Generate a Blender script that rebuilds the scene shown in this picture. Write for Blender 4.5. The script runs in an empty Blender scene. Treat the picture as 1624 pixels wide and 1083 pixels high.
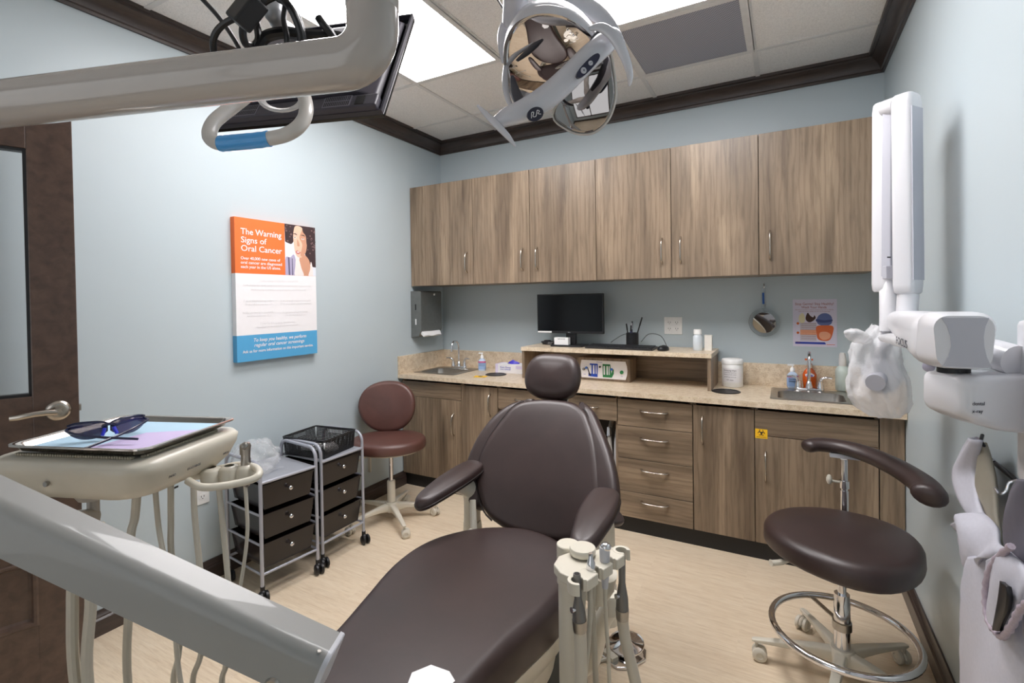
import bpy, bmesh, math, random
from mathutils import Vector, Matrix, noise
PI = math.pi
SC = bpy.context.scene
COL = SC.collection
random.seed(7)

# ------------------------------------------------------------------ camera basis (the photographer's tripod)
CAM = Vector((2.5827, -3.4648, 1.4028)); YAW, PIT, ROL = math.radians(-28.832), math.radians(-0.7808), math.radians(-0.8541)
FPX, PCX, PCY = 791.554, 811.42, 485.35
_fw = Vector((math.sin(YAW)*math.cos(PIT), math.cos(YAW)*math.cos(PIT), math.sin(PIT)))
_rt = Vector((math.cos(YAW), -math.sin(YAW), 0)); _up = _rt.cross(_fw)
RT = math.cos(ROL)*_rt + math.sin(ROL)*_up; UP = -math.sin(ROL)*_rt + math.cos(ROL)*_up; FW = _fw
def ray(u, w): return FW + RT*((u-PCX)/FPX) - UP*((w-PCY)/FPX)
def at(u, w, d):
    """world point measured at distance d metres in front of the tripod"""
    return CAM + ray(u, w)*d
def onz(z, u, w):
    r = ray(u, w); return CAM + r*((z-CAM.z)/r.z)
def ony(y, u, w):
    r = ray(u, w); return CAM + r*((y-CAM.y)/r.y)
def onx(x, u, w):
    r = ray(u, w); return CAM + r*((x-CAM.x)/r.x)

# ------------------------------------------------------------------ node material helpers
def lin(c):
    c = c/255.0
    return c/12.92 if c <= 0.04045 else ((c+0.055)/1.055)**2.4
def RGB(r, g, b): return (lin(r), lin(g), lin(b), 1.0)
class NT:
    def __init__(s, name):
        s.m = bpy.data.materials.new(name); s.m.use_nodes = True
        s.t = s.m.node_tree; s.t.nodes.clear()
        s.out = s.n('ShaderNodeOutputMaterial'); s.b = s.n('ShaderNodeBsdfPrincipled')
        s.l(s.b.outputs[0], s.out.inputs[0])
    def n(s, k, **kw):
        x = s.t.nodes.new(k)
        for a, v in kw.items(): setattr(x, a, v)
        return x
    def l(s, a, b): s.t.links.new(a, b)
    def set(s, **kw):
        for k, v in kw.items(): s.b.inputs[k.replace('_', ' ')].default_value = v
    def coords(s, scale=(1, 1, 1), rot=(0, 0, 0), kind='Object', rnd=False):
        tc = s.n('ShaderNodeTexCoord'); mp = s.n('ShaderNodeMapping')
        mp.inputs['Scale'].default_value = scale; mp.inputs['Rotation'].default_value = rot
        src = tc.outputs[kind]
        if rnd:
            oi = s.n('ShaderNodeObjectInfo'); mu = s.n('ShaderNodeVectorMath', operation='MULTIPLY_ADD')
            cb = s.n('ShaderNodeCombineXYZ')
            for i in range(3): s.l(oi.outputs['Random'], cb.inputs[i])
            s.l(cb.outputs[0], mu.inputs[0]); mu.inputs[1].default_value = (7.3, 3.1, 11.7); s.l(src, mu.inputs[2]); src = mu.outputs[0]
        s.l(src, mp.inputs['Vector']); return mp.outputs[0]
    def noise(s, vec, scale=1, detail=3, rough=.5, dist=0):
        x = s.n('ShaderNodeTexNoise'); x.inputs['Scale'].default_value = scale; x.inputs['Detail'].default_value = detail
        x.inputs['Roughness'].default_value = rough; x.inputs['Distortion'].default_value = dist
        s.l(vec, x.inputs['Vector']); return x.outputs['Fac']
    def ramp(s, fac, stops):
        r = s.n('ShaderNodeValToRGB'); e = r.color_ramp.elements
        while len(e) < len(stops): e.new(.5)
        for i, (p, c) in enumerate(stops): e[i].position = p; e[i].color = c
        s.l(fac, r.inputs[0]); return r.outputs[0]
    def mix(s, a, b, fac, mode='MIX'):
        m = s.n('ShaderNodeMix', data_type='RGBA', blend_type=mode)
        for v, i in ((fac, 0), (a, 6), (b, 7)):
            if isinstance(v, (int, float)): m.inputs[i].default_value = v
            elif isinstance(v, tuple): m.inputs[i].default_value = v
            else: s.l(v, m.inputs[i])
        return m.outputs[2]
    def base(s, c): s.l(c, s.b.inputs['Base Color'])
    def bump(s, h, strength=.2, dist=.002):
        b = s.n('ShaderNodeBump'); b.inputs['Strength'].default_value = strength; b.inputs['Distance'].default_value = dist
        s.l(h, b.inputs['Height']); s.l(b.outputs[0], s.b.inputs['Normal'])
MATS = {}
def mat(name, c=None, rough=.5, metal=0, coat=0, vary=.04, nscale=30, bump=0, **kw):
    """plain surface with a little procedural unevenness"""
    if name in MATS: return MATS[name]
    n = NT(name); n.set(Roughness=rough, Metallic=metal, Coat_Weight=coat, **kw)
    v = n.coords((1, 1, 1)); f = n.noise(v, nscale, 4)
    c1 = tuple(max(0, x*(1-vary)) for x in c[:3])+(1,); c2 = tuple(min(1, x*(1+vary)) for x in c[:3])+(1,)
    n.base(n.ramp(f, [(.3, c1), (.7, c2)]))
    if bump: n.bump(f, bump, .001)
    MATS[name] = n.m; return n.m

# ------------------------------------------------------------------ mesh builder
def catmull(pts, n=8, closed=False):
    P = [Vector(p) for p in pts]; out = []; N = len(P)
    segs = N if closed else N-1
    for i in range(segs):
        if closed: a, b, c, d = P[(i-1) % N], P[i], P[(i+1) % N], P[(i+2) % N]
        else: a, b, c, d = P[max(i-1, 0)], P[i], P[i+1], P[min(i+2, N-1)]
        for k in range(n):
            t = k/n
            out.append(.5*((2*b)+(-a+c)*t+(2*a-5*b+4*c-d)*t*t+(-a+3*b-3*c+d)*t**3))
    if not closed: out.append(P[-1])
    return out
def rrect(hx, hy, r, n=5, cx=0, cy=0):
    r = min(r, hx*.999, hy*.999); o = []
    for sx, sy, a0 in ((1, 1, 0), (-1, 1, PI/2), (-1, -1, PI), (1, -1, 1.5*PI)):
        for k in range(n+1):
            a = a0+k/n*PI/2; o.append((cx+sx*(hx-r)+r*math.cos(a), cy+sy*(hy-r)+r*math.sin(a)))
    return o
def frame_z(d, ref=None):
    z = Vector(d).normalized(); r = Vector(ref) if ref is not None else (Vector((0, 0, 1)) if abs(z.z) < .95 else Vector((0, 1, 0)))
    x = r.cross(z).normalized(); y = z.cross(x)
    return Matrix((x, y, z)).transposed()
def XF(loc=(0, 0, 0), R=None):
    M = Matrix.Translation(Vector(loc))
    return M @ (R.to_4x4() if R is not None else Matrix.Identity(4))
class MB:
    def __init__(s): s.v = []; s.f = []; s.mi = []; s.cur = 0
    def add(s, vs, fs):
        o = len(s.v); s.v += [Vector(v) for v in vs]
        for f in fs: s.f.append([i+o for i in f]); s.mi.append(s.cur)
        return s
    def mark(s): return len(s.v)
    def xf(s, M, a=0):
        for i in range(a, len(s.v)): s.v[i] = M @ s.v[i]
        return s
    def box(s, x0, x1, y0, y1, z0, z1, M=None):
        vs = [(x, y, z) for z in (z0, z1) for y in (y0, y1) for x in (x0, x1)]
        a = s.mark(); s.add(vs, [(0, 2, 3, 1), (4, 5, 7, 6), (0, 1, 5, 4), (1, 3, 7, 5), (3, 2, 6, 7), (2, 0, 4, 6)])
        if M is not None: s.xf(M, a)
        return s
    def cbox(s, c, sx, sy, sz, M=None):
        return s.box(c[0]-sx/2, c[0]+sx/2, c[1]-sy/2, c[1]+sy/2, c[2]-sz/2, c[2]+sz/2, M)
    def loft(s, rings, cap0=True, cap1=True, closed=True, loop=False):
        n = len(rings[0]); vs = [p for r in rings for p in r]; fs = []
        m = len(rings)
        for i in range(m if loop else m-1):
            j = (i+1) % m
            for k in range(n if closed else n-1):
                l = (k+1) % n
                fs.append((i*n+k, i*n+l, j*n+l, j*n+k))
        if cap0 and not loop: fs.append(tuple(range(n-1, -1, -1)))
        if cap1 and not loop: fs.append(tuple((m-1)*n+k for k in range(n)))
        return s.add(vs, fs)
    def tube(s, pts, r, n=12, closed=False, sec=None, ref=None):
        P = [Vector(p) for p in pts]; N = len(P); rings = []; prev = None
        for i in range(N):
            if closed: d = (P[(i+1) % N]-P[i-1])
            else: d = P[min(i+1, N-1)]-P[max(i-1, 0)]
            if d.length < 1e-9: d = Vector((0, 0, 1))
            d.normalize()
            if prev is None: F = frame_z(d, ref); x = F.col[0].copy()
            else:
                x = prev-d*prev.dot(d)
                x.normalize()
            y = d.cross(x); prev = x
            rr = r[i] if isinstance(r, (list, tuple)) else r
            if sec: rings.append([P[i]+x*(a*rr)+y*(b*rr) for a, b in sec])
            else: rings.append([P[i]+x*(rr*math.cos(2*PI*k/n))+y*(rr*math.sin(2*PI*k/n)) for k in range(n)])
        return s.loft(rings, loop=closed)
    def lathe(s, prof, M=None, n=24, a0=0, a1=2*PI):
        full = abs(a1-a0-2*PI) < 1e-6; rings = []
        for k in range(n if full else n+1):
            a = a0+(a1-a0)*k/n
            rings.append([Vector((r*math.cos(a), r*math.sin(a), z)) for r, z in prof])
        a = s.mark(); m = len(rings); q = len(prof); vs = [p for r in rings for p in r]; fs = []
        for i in range(m if full else m-1):
            j = (i+1) % m
            for k in range(q-1): fs.append((i*q+k, j*q+k, j*q+k+1, i*q+k+1))
        s.add(vs, fs)
        if M is not None: s.xf(M, a)
        return s
    def cyl(s, p0, p1, r, n=20, r1=None):
        return s.tube([p0, p1], [r, r if r1 is None else r1], n)
    def prism(s, poly, z0, z1, M=None):
        a = s.mark(); s.loft([[(x, y, z0) for x, y in poly], [(x, y, z1) for x, y in poly]])
        if M is not None: s.xf(M, a)
        return s
    def sphere(s, c, r, n=16, sc=(1, 1, 1), R=None):
        a = s.mark(); m = n//2
        prof = [(max(1e-5, math.sin(PI*k/m)), -math.cos(PI*k/m)) for k in range(m+1)]
        s.lathe(prof, None, n)
        M = Matrix.Translation(Vector(c)) @ (R.to_4x4() if R is not None else Matrix.Identity(4)) @ Matrix.Diagonal((r*sc[0], r*sc[1], r*sc[2], 1))
        return s.xf(M, a)
    def cushion(s, outline, h, r, crown=.0, under=.3, M=None, warp=None, rings=5, nin=6):
        """padded pad: outline in xy, thickness h, rounded edge r; top bulges by crown"""
        O = [Vector((p[0], p[1], 0)) for p in outline]; N = len(O)
        if sum(O[i].x*O[(i+1) % N].y-O[(i+1) % N].x*O[i].y for i in range(N)) < 0: O.reverse()
        c = sum(O, Vector())/N; nor = []
        for i in range(N):
            t = (O[(i+1) % N]-O[i-1]).normalized(); nor.append(Vector((t.y, -t.x, 0)))
        def ring(inset, z, k=1.0): return [c+(O[i]-nor[i]*inset-c)*k+Vector((0, 0, z)) for i in range(N)]
        rb = r*under; R = []
        for k in (.35, .7): R.append(ring(rb, 0, k))
        for k in range(4): a = PI/2*k/3; R.append(ring(rb*(1-math.sin(a)), rb*(1-math.cos(a))))
        for k in range(1, rings+1): a = PI/2*k/rings; R.append(ring(r*(1-math.cos(a)), h-r+r*math.sin(a)))
        for k in range(1, nin):
            q = 1-k/nin; R.append(ring(r, h+crown*(1-q*q), q))
        a = s.mark(); s.loft(R, cap0=True, cap1=True)
        if warp:
            for i in range(a, len(s.v)): s.v[i] = Vector(warp(s.v[i]))
        if M is not None: s.xf(M, a)
        return s
    def build(s, name, m, parent=None, bevel=0, sub=0, ang=35, smooth=True, bseg=2):
        me = bpy.data.meshes.new(name); me.from_pydata([tuple(v) for v in s.v], [], s.f); 
        ms = m if isinstance(m, (list, tuple)) else [m]
        for x in ms: me.materials.append(x)
        if len(ms) > 1:
            for i, p in enumerate(me.polygons): p.material_index = s.mi[i]
        me.update()
        bm = bmesh.new(); bm.from_mesh(me); bmesh.ops.remove_doubles(bm, verts=bm.verts, dist=1e-6)
        bmesh.ops.recalc_face_normals(bm, faces=bm.faces); bm.to_mesh(me); bm.free()
        if smooth:
            me.shade_smooth()
            if sub == 0: me.set_sharp_from_angle(angle=math.radians(ang))
        o = bpy.data.objects.new(name, me); COL.objects.link(o)
        if parent is not None: o.parent = parent
        if bevel:
            b = o.modifiers.new('bevel', 'BEVEL'); b.width = bevel; b.segments = bseg; b.limit_method = 'ANGLE'; b.angle_limit = math.radians(40); b.harden_normals = True
        if sub:
            b = o.modifiers.new('sub', 'SUBSURF'); b.levels = sub; b.render_levels = sub
        return o
def tag(o, label=None, cat=None, group=None, kind=None):
    if label: o['label'] = label
    if cat: o['category'] = cat
    if group: o['group'] = group
    if kind: o['kind'] = kind
    return o
def thing(name, label, cat, loc=(0, 0, 0), rotz=0, group=None, R=None):
    o = bpy.data.objects.new(name, None); o.empty_display_size = .05; COL.objects.link(o); o.location = loc
    if R is not None: o.rotation_euler = R.to_euler()
    else: o.rotation_euler = (0, 0, rotz)
    return tag(o, label, cat, group)
def struct(o): o['kind'] = 'structure'; return o
def children(o): return [c for c in COL.objects if c.parent == o]
def copy_tree(o, parent=None):
    c = o.copy(); COL.objects.link(c)
    if parent is not None: c.parent = parent
    for ch in children(o): copy_tree(ch, c)
    return c
def text(name, s, size, m, M, parent=None, align='LEFT', width=None, ext=.0003, sx=1.0, shear=0, bold=0):
    """lettering lying in the local xy plane of matrix M; becomes a mesh"""
    cu = bpy.data.curves.new(name, 'FONT'); cu.body = s; cu.size = size; cu.align_x = align; cu.extrude = ext; cu.resolution_u = 3; cu.offset = bold; cu.shear = shear
    ob = bpy.data.objects.new(name, cu); COL.objects.link(ob)
    dg = bpy.context.evaluated_depsgraph_get(); dg.update()
    me = bpy.data.meshes.new_from_object(ob.evaluated_get(dg)); bpy.data.objects.remove(ob)
    k = sx
    if width:
        xs = [v.co.x for v in me.vertices]; w0 = max(xs)-min(xs); k = width/max(w0, 1e-6)
    me.transform(M @ Matrix.Diagonal((k, 1, 1, 1))); me.materials.clear(); me.materials.append(m)
    o = bpy.data.objects.new(name, me); COL.objects.link(o)
    if parent is not None: o.parent = parent
    return o
def basis(o, x, y):
    """4x4 with origin o and axes x, y (normalised), z = x cross y"""
    x = Vector(x).normalized(); z = x.cross(Vector(y)).normalized(); y = z.cross(x)
    return Matrix.Translation(Vector(o)) @ Matrix((x, y, z)).transposed().to_4x4()
def join_text(items):
    """merge several lettering meshes into the first one"""
    o = items[0]; bm = bmesh.new(); mats = []
    for t in items:
        me = t.data; off = len(mats); mats += [me.materials[0]]
        n0 = len(bm.faces); bm.from_mesh(me); bm.faces.ensure_lookup_table()
        for f in bm.faces[n0:]: f.material_index = off
    bm.to_mesh(o.data); bm.free(); o.data.materials.clear()
    for m_ in mats: o.data.materials.append(m_)
    for t in items[1:]: bpy.data.objects.remove(t)
    return o
# ------------------------------------------------------------------ materials
def m_paint(name, c):
    n = NT(name); n.set(Roughness=.42, Specular_IOR_Level=.35); v = n.coords()
    f = n.noise(v, 1.3, 3); n.base(n.ramp(f, [(.3, tuple(x*.97 for x in c[:3])+(1,)), (.7, c)]))
    n.bump(n.noise(v, 260, 3), .12, .001); return n.m
WALL = m_paint('pale_blue_wall_paint', RGB(191, 203, 208))
def m_floor():
    n = NT('light_oak_vinyl_floor'); n.set(Roughness=.42, Specular_IOR_Level=.4)
    rot = (0, 0, math.radians(0))
    v = n.coords((1, 1, 1), rot)
    br = n.n('ShaderNodeTexBrick'); br.offset = .37; br.inputs['Scale'].default_value = 1; br.inputs['Mortar Size'].default_value = .0006
    br.inputs['Brick Width'].default_value = 1.2; br.inputs['Row Height'].default_value = .15
    br.inputs['Color1'].default_value = (0, 0, 0, 1); br.inputs['Color2'].default_value = (1, 1, 1, 1); br.inputs['Mortar'].default_value = (.5, .5, .5, 1)
    n.l(v, br.inputs['Vector'])
    add = n.n('ShaderNodeVectorMath', operation='MULTIPLY_ADD'); n.l(br.outputs['Color'], add.inputs[0]); add.inputs[1].default_value = (5, 3, 0); n.l(v, add.inputs[2])
    mp = n.n('ShaderNodeMapping'); mp.inputs['Scale'].default_value = (5, 55, 1); n.l(add.outputs[0], mp.inputs[0])
    g = n.noise(mp.outputs[0], 1.0, 7, .68, .25)
    col = n.ramp(g, [(.25, RGB(214, 192, 164)), (.45, RGB(226, 207, 180)), (.6, RGB(232, 215, 190)), (.8, RGB(238, 224, 202))])
    tint = n.ramp(br.outputs['Color'], [(0, (.93, .92, .91, 1)), (1, (1, 1, 1, 1))])
    col = n.mix(col, tint, 1.0, 'MULTIPLY')
    mp2 = n.n('ShaderNodeMapping'); mp2.inputs['Scale'].default_value = (9, 130, 1); n.l(add.outputs[0], mp2.inputs[0])
    fine = n.noise(mp2.outputs[0], 1.5, 3, .6)
    col = n.mix(col, n.ramp(fine, [(.4, (.80, .76, .72, 1)), (.5, (1, 1, 1, 1))]), .4, 'MULTIPLY')
    n.base(col); n.bump(g, .08, .001); return n.m
FLOOR = m_floor()
def m_laminate(name, horiz=False, dark=1.0):
    n = NT(name); n.set(Roughness=.36, Specular_IOR_Level=.5)
    sc = (1.1, 1, 11) if horiz else (11, 11, 1.1)
    v = n.coords(sc, rnd=True)
    a = n.noise(v, .8, 2, .5, .6)
    sc2 = (5, 30, 60) if horiz else (60, 60, 5)
    v2 = n.coords(sc2, rnd=True); b = n.noise(v2, 1.0, 6, .6, .3)
    sc3 = (.9, 1, 7) if horiz else (7, 7, .9)
    v3 = n.coords(sc3, rnd=True)
    w = n.n('ShaderNodeTexWave'); w.wave_type = 'BANDS'; w.bands_direction = 'Z' if horiz else 'X'
    w.inputs['Scale'].default_value = 1.6; w.inputs['Distortion'].default_value = 9; w.inputs['Detail'].default_value = 3; w.inputs['Detail Scale'].default_value = 1.1; n.l(v3, w.inputs['Vector'])
    k = lambda r, g, bb: tuple(x*dark for x in RGB(r, g, bb)[:3])+(1,)
    c = n.ramp(a, [(.28, k(111, 94, 77)), (.45, k(136, 118, 98)), (.58, k(152, 132, 110)), (.75, k(176, 155, 130))])
    g = n.ramp(b, [(.3, (.56, .54, .52, 1)), (.52, (.95, .95, .95, 1)), (.8, (1.0, 1.0, 1.0, 1))])
    c = n.mix(c, g, .75, 'MULTIPLY')
    c = n.mix(c, n.ramp(w.outputs['Fac'], [(0, (.74, .72, .70, 1)), (.45, (1, 1, 1, 1))]), .65, 'MULTIPLY')
    n.base(c); n.bump(b, .06, .0006); return n.m
LAM = m_laminate('walnut_laminate_upright'); LAMH = m_laminate('walnut_laminate_level', True)
def m_darkwood(name, c1, c2, rough=.35, sc=(3, 3, 60), coat=.2):
    n = NT(name); n.set(Roughness=rough, Coat_Weight=coat, Coat_Roughness=.25); v = n.coords(sc); f = n.noise(v, 1, 5, .6, .4)
    n.base(n.ramp(f, [(.3, c1), (.7, c2)])); n.bump(f, .08, .0008); return n.m
CROWN = m_darkwood('espresso_stained_moulding', RGB(50, 41, 38), RGB(74, 62, 57), .38, (6, 6, 60))
DOORW = m_darkwood('dark_stained_birch', RGB(66, 50, 43), RGB(90, 71, 60), .33, (22, 22, 2.2), .3)
def m_counter():
    n = NT('beige_speckled_solid_counter'); n.set(Roughness=.3); v = n.coords()
    a = n.noise(v, 150, 4, .7); b = n.noise(v, 34, 3, .6)
    c = n.ramp(b, [(.35, RGB(206, 186, 158)), (.6, RGB(226, 210, 186))])
    c = n.mix(c, n.ramp(a, [(.36, RGB(165, 140, 112)), (.46, (1, 1, 1, 1)), (.62, (1, 1, 1, 1)), (.7, (1.0, 1, 1, 1))]), .5, 'MULTIPLY')
    n.base(c); return n.m
COUNTER = m_counter()
def m_tile():
    n = NT('speckled_acoustic_tile'); n.set(Roughness=.9); v = n.coords()
    a = n.noise(v, 170, 3, .8); vo = n.n('ShaderNodeTexVoronoi'); vo.inputs['Scale'].default_value = 120; n.l(v, vo.inputs['Vector'])
    sp = n.ramp(vo.outputs['Distance'], [(.10, (.45, .44, .43, 1)), (.2, (1, 1, 1, 1))])
    c = n.mix(RGB(246, 243, 240), sp, .5, 'MULTIPLY'); c = n.mix(c, n.ramp(a, [(.4, (.86, .86, .86, 1)), (.55, (1, 1, 1, 1))]), 1, 'MULTIPLY')
    n.base(c); n.bump(a, .35, .002); return n.m
TILE = m_tile()
TBAR = mat('painted_ceiling_rail', RGB(222, 220, 218), .5)
def m_leather(name, c, rough=.38):
    n = NT(name); n.set(Roughness=rough, Coat_Weight=.12, Coat_Roughness=.36, Specular_IOR_Level=.6); v = n.coords()
    f = n.noise(v, 7, 5, .6, .5); g = n.noise(v, 420, 3, .6)
    n.base(n.ramp(f, [(.25, tuple(x*.8 for x in c[:3])+(1,)), (.7, tuple(x*1.2 for x in c[:3])+(1,))])); n.bump(g, .12, .0006); return n.m
LEATHER = m_leather('chocolate_vinyl_upholstery', RGB(50, 35, 33), .42); LEATHER2 = m_leather('worn_brown_vinyl', RGB(88, 56, 49), .42)
SEAM = mat('dark_seam_piping', RGB(34, 24, 22), .45)
CREAM = mat('cream_enamel_plastic', RGB(214, 208, 193), .32, coat=.15, vary=.015)
CREAMD = mat('warm_grey_hose', RGB(196, 190, 176), .42, vary=.02)
GREYP = mat('silver_grey_paint', RGB(200, 196, 190), .28, coat=.25, vary=.015)
ARMG = mat('satin_cool_grey_paint', RGB(142, 142, 139), .4, coat=.25, vary=.01)
WHITEP = mat('white_moulded_plastic', RGB(232, 232, 234), .35, vary=.01)
WHITEG = mat('light_grey_moulded_plastic', RGB(196, 197, 203), .4, vary=.01)
CHROME = mat('polished_chrome', RGB(225, 225, 228), .07, 1, vary=.01)
STEEL = mat('brushed_steel', RGB(176, 172, 166), .3, 1, vary=.05, nscale=60)
STEELD = mat('dull_brushed_steel', RGB(140, 141, 139), .38, .85, vary=.05, nscale=40)
NICKEL = mat('satin_nickel', RGB(196, 188, 178), .24, 1, vary=.02)
BLACKP = mat('black_plastic', RGB(22, 22, 25), .42, vary=.05)
BLACKG = mat('dark_glossy_screen', RGB(10, 11, 14), .13, vary=.02)
BLACKM = mat('matte_black_toe_board', RGB(21, 20, 21), .5, vary=.05)
CABLE = mat('black_rubber_cable', RGB(16, 16, 19), .3, vary=.03)
SILVERF = mat('silver_painted_tube', RGB(172, 174, 184), .35, .25, vary=.02)
MESHG = mat('grey_shelf_panel', RGB(148, 151, 158), .5, vary=.03)
SMOKE = mat('smoky_black_drawer_plastic', RGB(36, 30, 29), .2, vary=.05)
SMOKEG = mat('smoky_grey_drawer_side', RGB(66, 68, 72), .3, vary=.05)
BRASS = mat('brass_lock', RGB(180, 140, 70), .3, 1)
PAPERW = mat('white_paper', RGB(238, 238, 238), .8, vary=.01)
def emis(name, c, s):
    n = NT(name); n.set(Base_Color=(.8, .8, .8, 1), Emission_Color=c, Emission_Strength=s, Roughness=.6); return n.m
def m_glass(name, c=(1, 1, 1, 1), rough=.02, alpha=None, ior=1.45, trans=1.0):
    n = NT(name); n.set(Base_Color=c, Roughness=rough, IOR=ior, Transmission_Weight=trans)
    if alpha is not None: n.set(Alpha=alpha)
    return n.m
# ------------------------------------------------------------------ the room
W, ZC, YB = 3.07, 2.733, -5.0
UDY, BDY = -.4086, -.5458
def quadbox(name, m, *b): 
    o = MB().box(*b).build(name, m, smooth=False); struct(o); return o
quadbox('floor', FLOOR, -.1, W+.1, YB-.1, .1, -.06, 0)
quadbox('ceiling', TILE, -.1, W+.1, YB-.1, .1, ZC, ZC+.08)
quadbox('wall_left', WALL, -.1, 0, YB-.1, .1, 0, ZC)
quadbox('wall_right', WALL, W, W+.1, YB-.1, .1, 0, ZC)
quadbox('wall_back', WALL, 0, W, 0, .1, 0, ZC)
fw_ = MB(); WX0, WX1, WZ0, WZ1 = .35, 2.75, .25, 2.55  # front wall is cut open for an added fill window
for q in ((0, WX0, 0, ZC), (WX1, W, 0, ZC), (WX0, WX1, 0, WZ0), (WX0, WX1, WZ1, ZC)): fw_.box(q[0], q[1], YB-.1, YB, q[2], q[3])
struct(fw_.build('wall_front', WALL, smooth=False))
fw_ = MB()
for q in ((WX0, WX0+.05, WZ0, WZ1), (WX1-.05, WX1, WZ0, WZ1), (WX0, WX1, WZ0, WZ0+.05), (WX0, WX1, WZ1-.05, WZ1), (1.52, 1.57, WZ0, WZ1)): fw_.box(q[0], q[1], YB-.07, YB-.03, q[2], q[3])
struct(fw_.build('fill_window_1', DOORW))  # added window behind the camera, unseen, there to let in soft fill
GX = [-.0095+.6125*k for k in range(1, 6)]; GY = [-.43-.6125*k for k in range(0, 8)]
g = MB()
for x in GX: g.box(x-.012, x+.012, YB, 0, ZC-.006, ZC+.001)
for y in GY: g.box(0, W, y-.012, y+.012, ZC-.0055, ZC+.001)
struct(g.build('trim_4', TBAR, smooth=False))
def ringrect(d, z): return [(d, YB+d, z), (W-d, YB+d, z), (W-d, -d, z), (d, -d, z)]   # FL, FR, BR, BL
def moulding(prof, side, name, m, ends=None):
    i, j = {'left': (0, 3), 'back': (3, 2), 'right': (2, 1), 'front': (1, 0)}[side]
    A = [Vector(ringrect(d, z)[i]) for d, z in prof]; B = [Vector(ringrect(d, z)[j]) for d, z in prof]
    if ends:
        for k in range(len(A)):
            if ends[0] is not None: A[k].y = ends[0]
            if ends[1] is not None: B[k].y = ends[1]
    return struct(MB().loft([A, B]).build(name, m, ang=25))
z0, z1 = 2.6375, ZC
CP = [(0.0005, z0), (.012, z0), (.013, z0+.012), (.020, z0+.016), (.022, z0+.022), (.026, z0+.032), (.034, z0+.046), (.045, z0+.058), (.057, z0+.066), (.062, z0+.070), (.063, z0+.078), (.078, z0+.080), (.080, z1), (.0005, z1)]
for k, s_ in enumerate(('left', 'back', 'right')): moulding(CP, s_, 'trim_%d' % (k+1), CROWN)
moulding(CP, 'front', 'trim_5', CROWN)
BP = [(.0005, 0), (.0228, 0), (.0228, .066), (.020, .070), (.016, .074), (.017, .080), (.013, .086), (.009, .094), (.007, .1018), (.0005, .1018)]
moulding(BP, 'left', 'baseboard_left', CROWN, (None, -.525)); moulding(BP, 'right', 'baseboard_right', CROWN, (-.525, None)); moulding(BP, 'front', 'baseboard_front', CROWN)

# ceiling light panels (2 x 4 ft troffers) and the perforated return vent
DIFF = emis("glowing_acrylic_diffuser", (1.0, .968, .978, 1), 18.5)
def troffer(x0, y1, label):
    x1, y0 = x0+.6125, y1-1.225
    t = thing('ceiling_light', label, 'ceiling light', ((x0+x1)/2, (y0+y1)/2, ZC), group='recessed ceiling light panels')
    hx, hy = .3062, .6125; f = MB()
    for a, b, c, d in ((-hx, hx, hy-.03, hy), (-hx, hx, -hy, -hy+.03), (-hx, -hx+.03, -hy+.03, hy-.03), (hx-.03, hx, -hy+.03, hy-.03)): f.box(a, b, c, d, -.011, -.0005)
    f.build('frame', TBAR, t, bevel=.002)
    MB().box(-hx+.03, hx-.03, -hy+.03, hy-.03, -.006, -.0008).build('diffuser', DIFF, t, smooth=False)
troffer(GX[0], GY[1], 'glowing recessed light panel above the hanging monitor')
troffer(GX[2], GY[1], 'glowing recessed light panel beside the perforated vent')
#troffer(GX[0], GY[4], 'recessed light panel over the delivery unit near the door')
#troffer(GX[2], GY[4], 'recessed light panel over the photographer, right of the door side one')
def m_perf():
    n = NT('perforated_grey_sheet'); n.set(Roughness=.5, Metallic=.2); v = n.coords((1, 1, 1))
    br = n.n('ShaderNodeTexBrick'); br.inputs['Scale'].default_value = 1; br.inputs['Brick Width'].default_value = .0125; br.inputs['Row Height'].default_value = .0095; br.inputs['Mortar Size'].default_value = .0036
    br.inputs['Color1'].default_value = RGB(70, 72, 84); br.inputs['Color2'].default_value = RGB(64, 66, 78); br.inputs['Mortar'].default_value = RGB(176, 177, 188); br.inputs['Mortar Smooth'].default_value = .4
    n.l(v, br.inputs['Vector']); n.base(br.outputs['Color']); return n.m
t = thing('ceiling_vent', 'square perforated grey return air vent in the ceiling', 'vent', ((GX[2]+GX[3])/2, (GY[0]+GY[1])/2, ZC))
f = MB(); h = .306
for a, b, c, d in ((-h, h, h-.035, h), (-h, h, -h, -h+.035), (-h, -h+.035, -h+.035, h-.035), (h-.035, h, -h+.035, h-.035)): f.box(a, b, c, d, -.012, -.0005)
f.build('frame', TBAR, t, bevel=.002)
MB().box(-h+.035, h-.035, -h+.035, h-.035, -.008, -.001).build('grille', m_perf(), t, smooth=False)

# the open door at the left, leaf hinged on the left wall
ang = math.radians(70); ed = Vector((.2755, -2.621, 0)); dd = Vector((math.cos(ang), math.sin(ang), 0))
# local x runs from the latch edge back to the hinge, local y = face towards the room
DW = .86
dr = bpy.data.objects.new('door_1', None); COL.objects.link(dr); dr.matrix_world = basis(ed, -dd, (0, 0, 1)) @ Matrix.Rotation(0, 4, 'X'); struct(dr)
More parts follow.
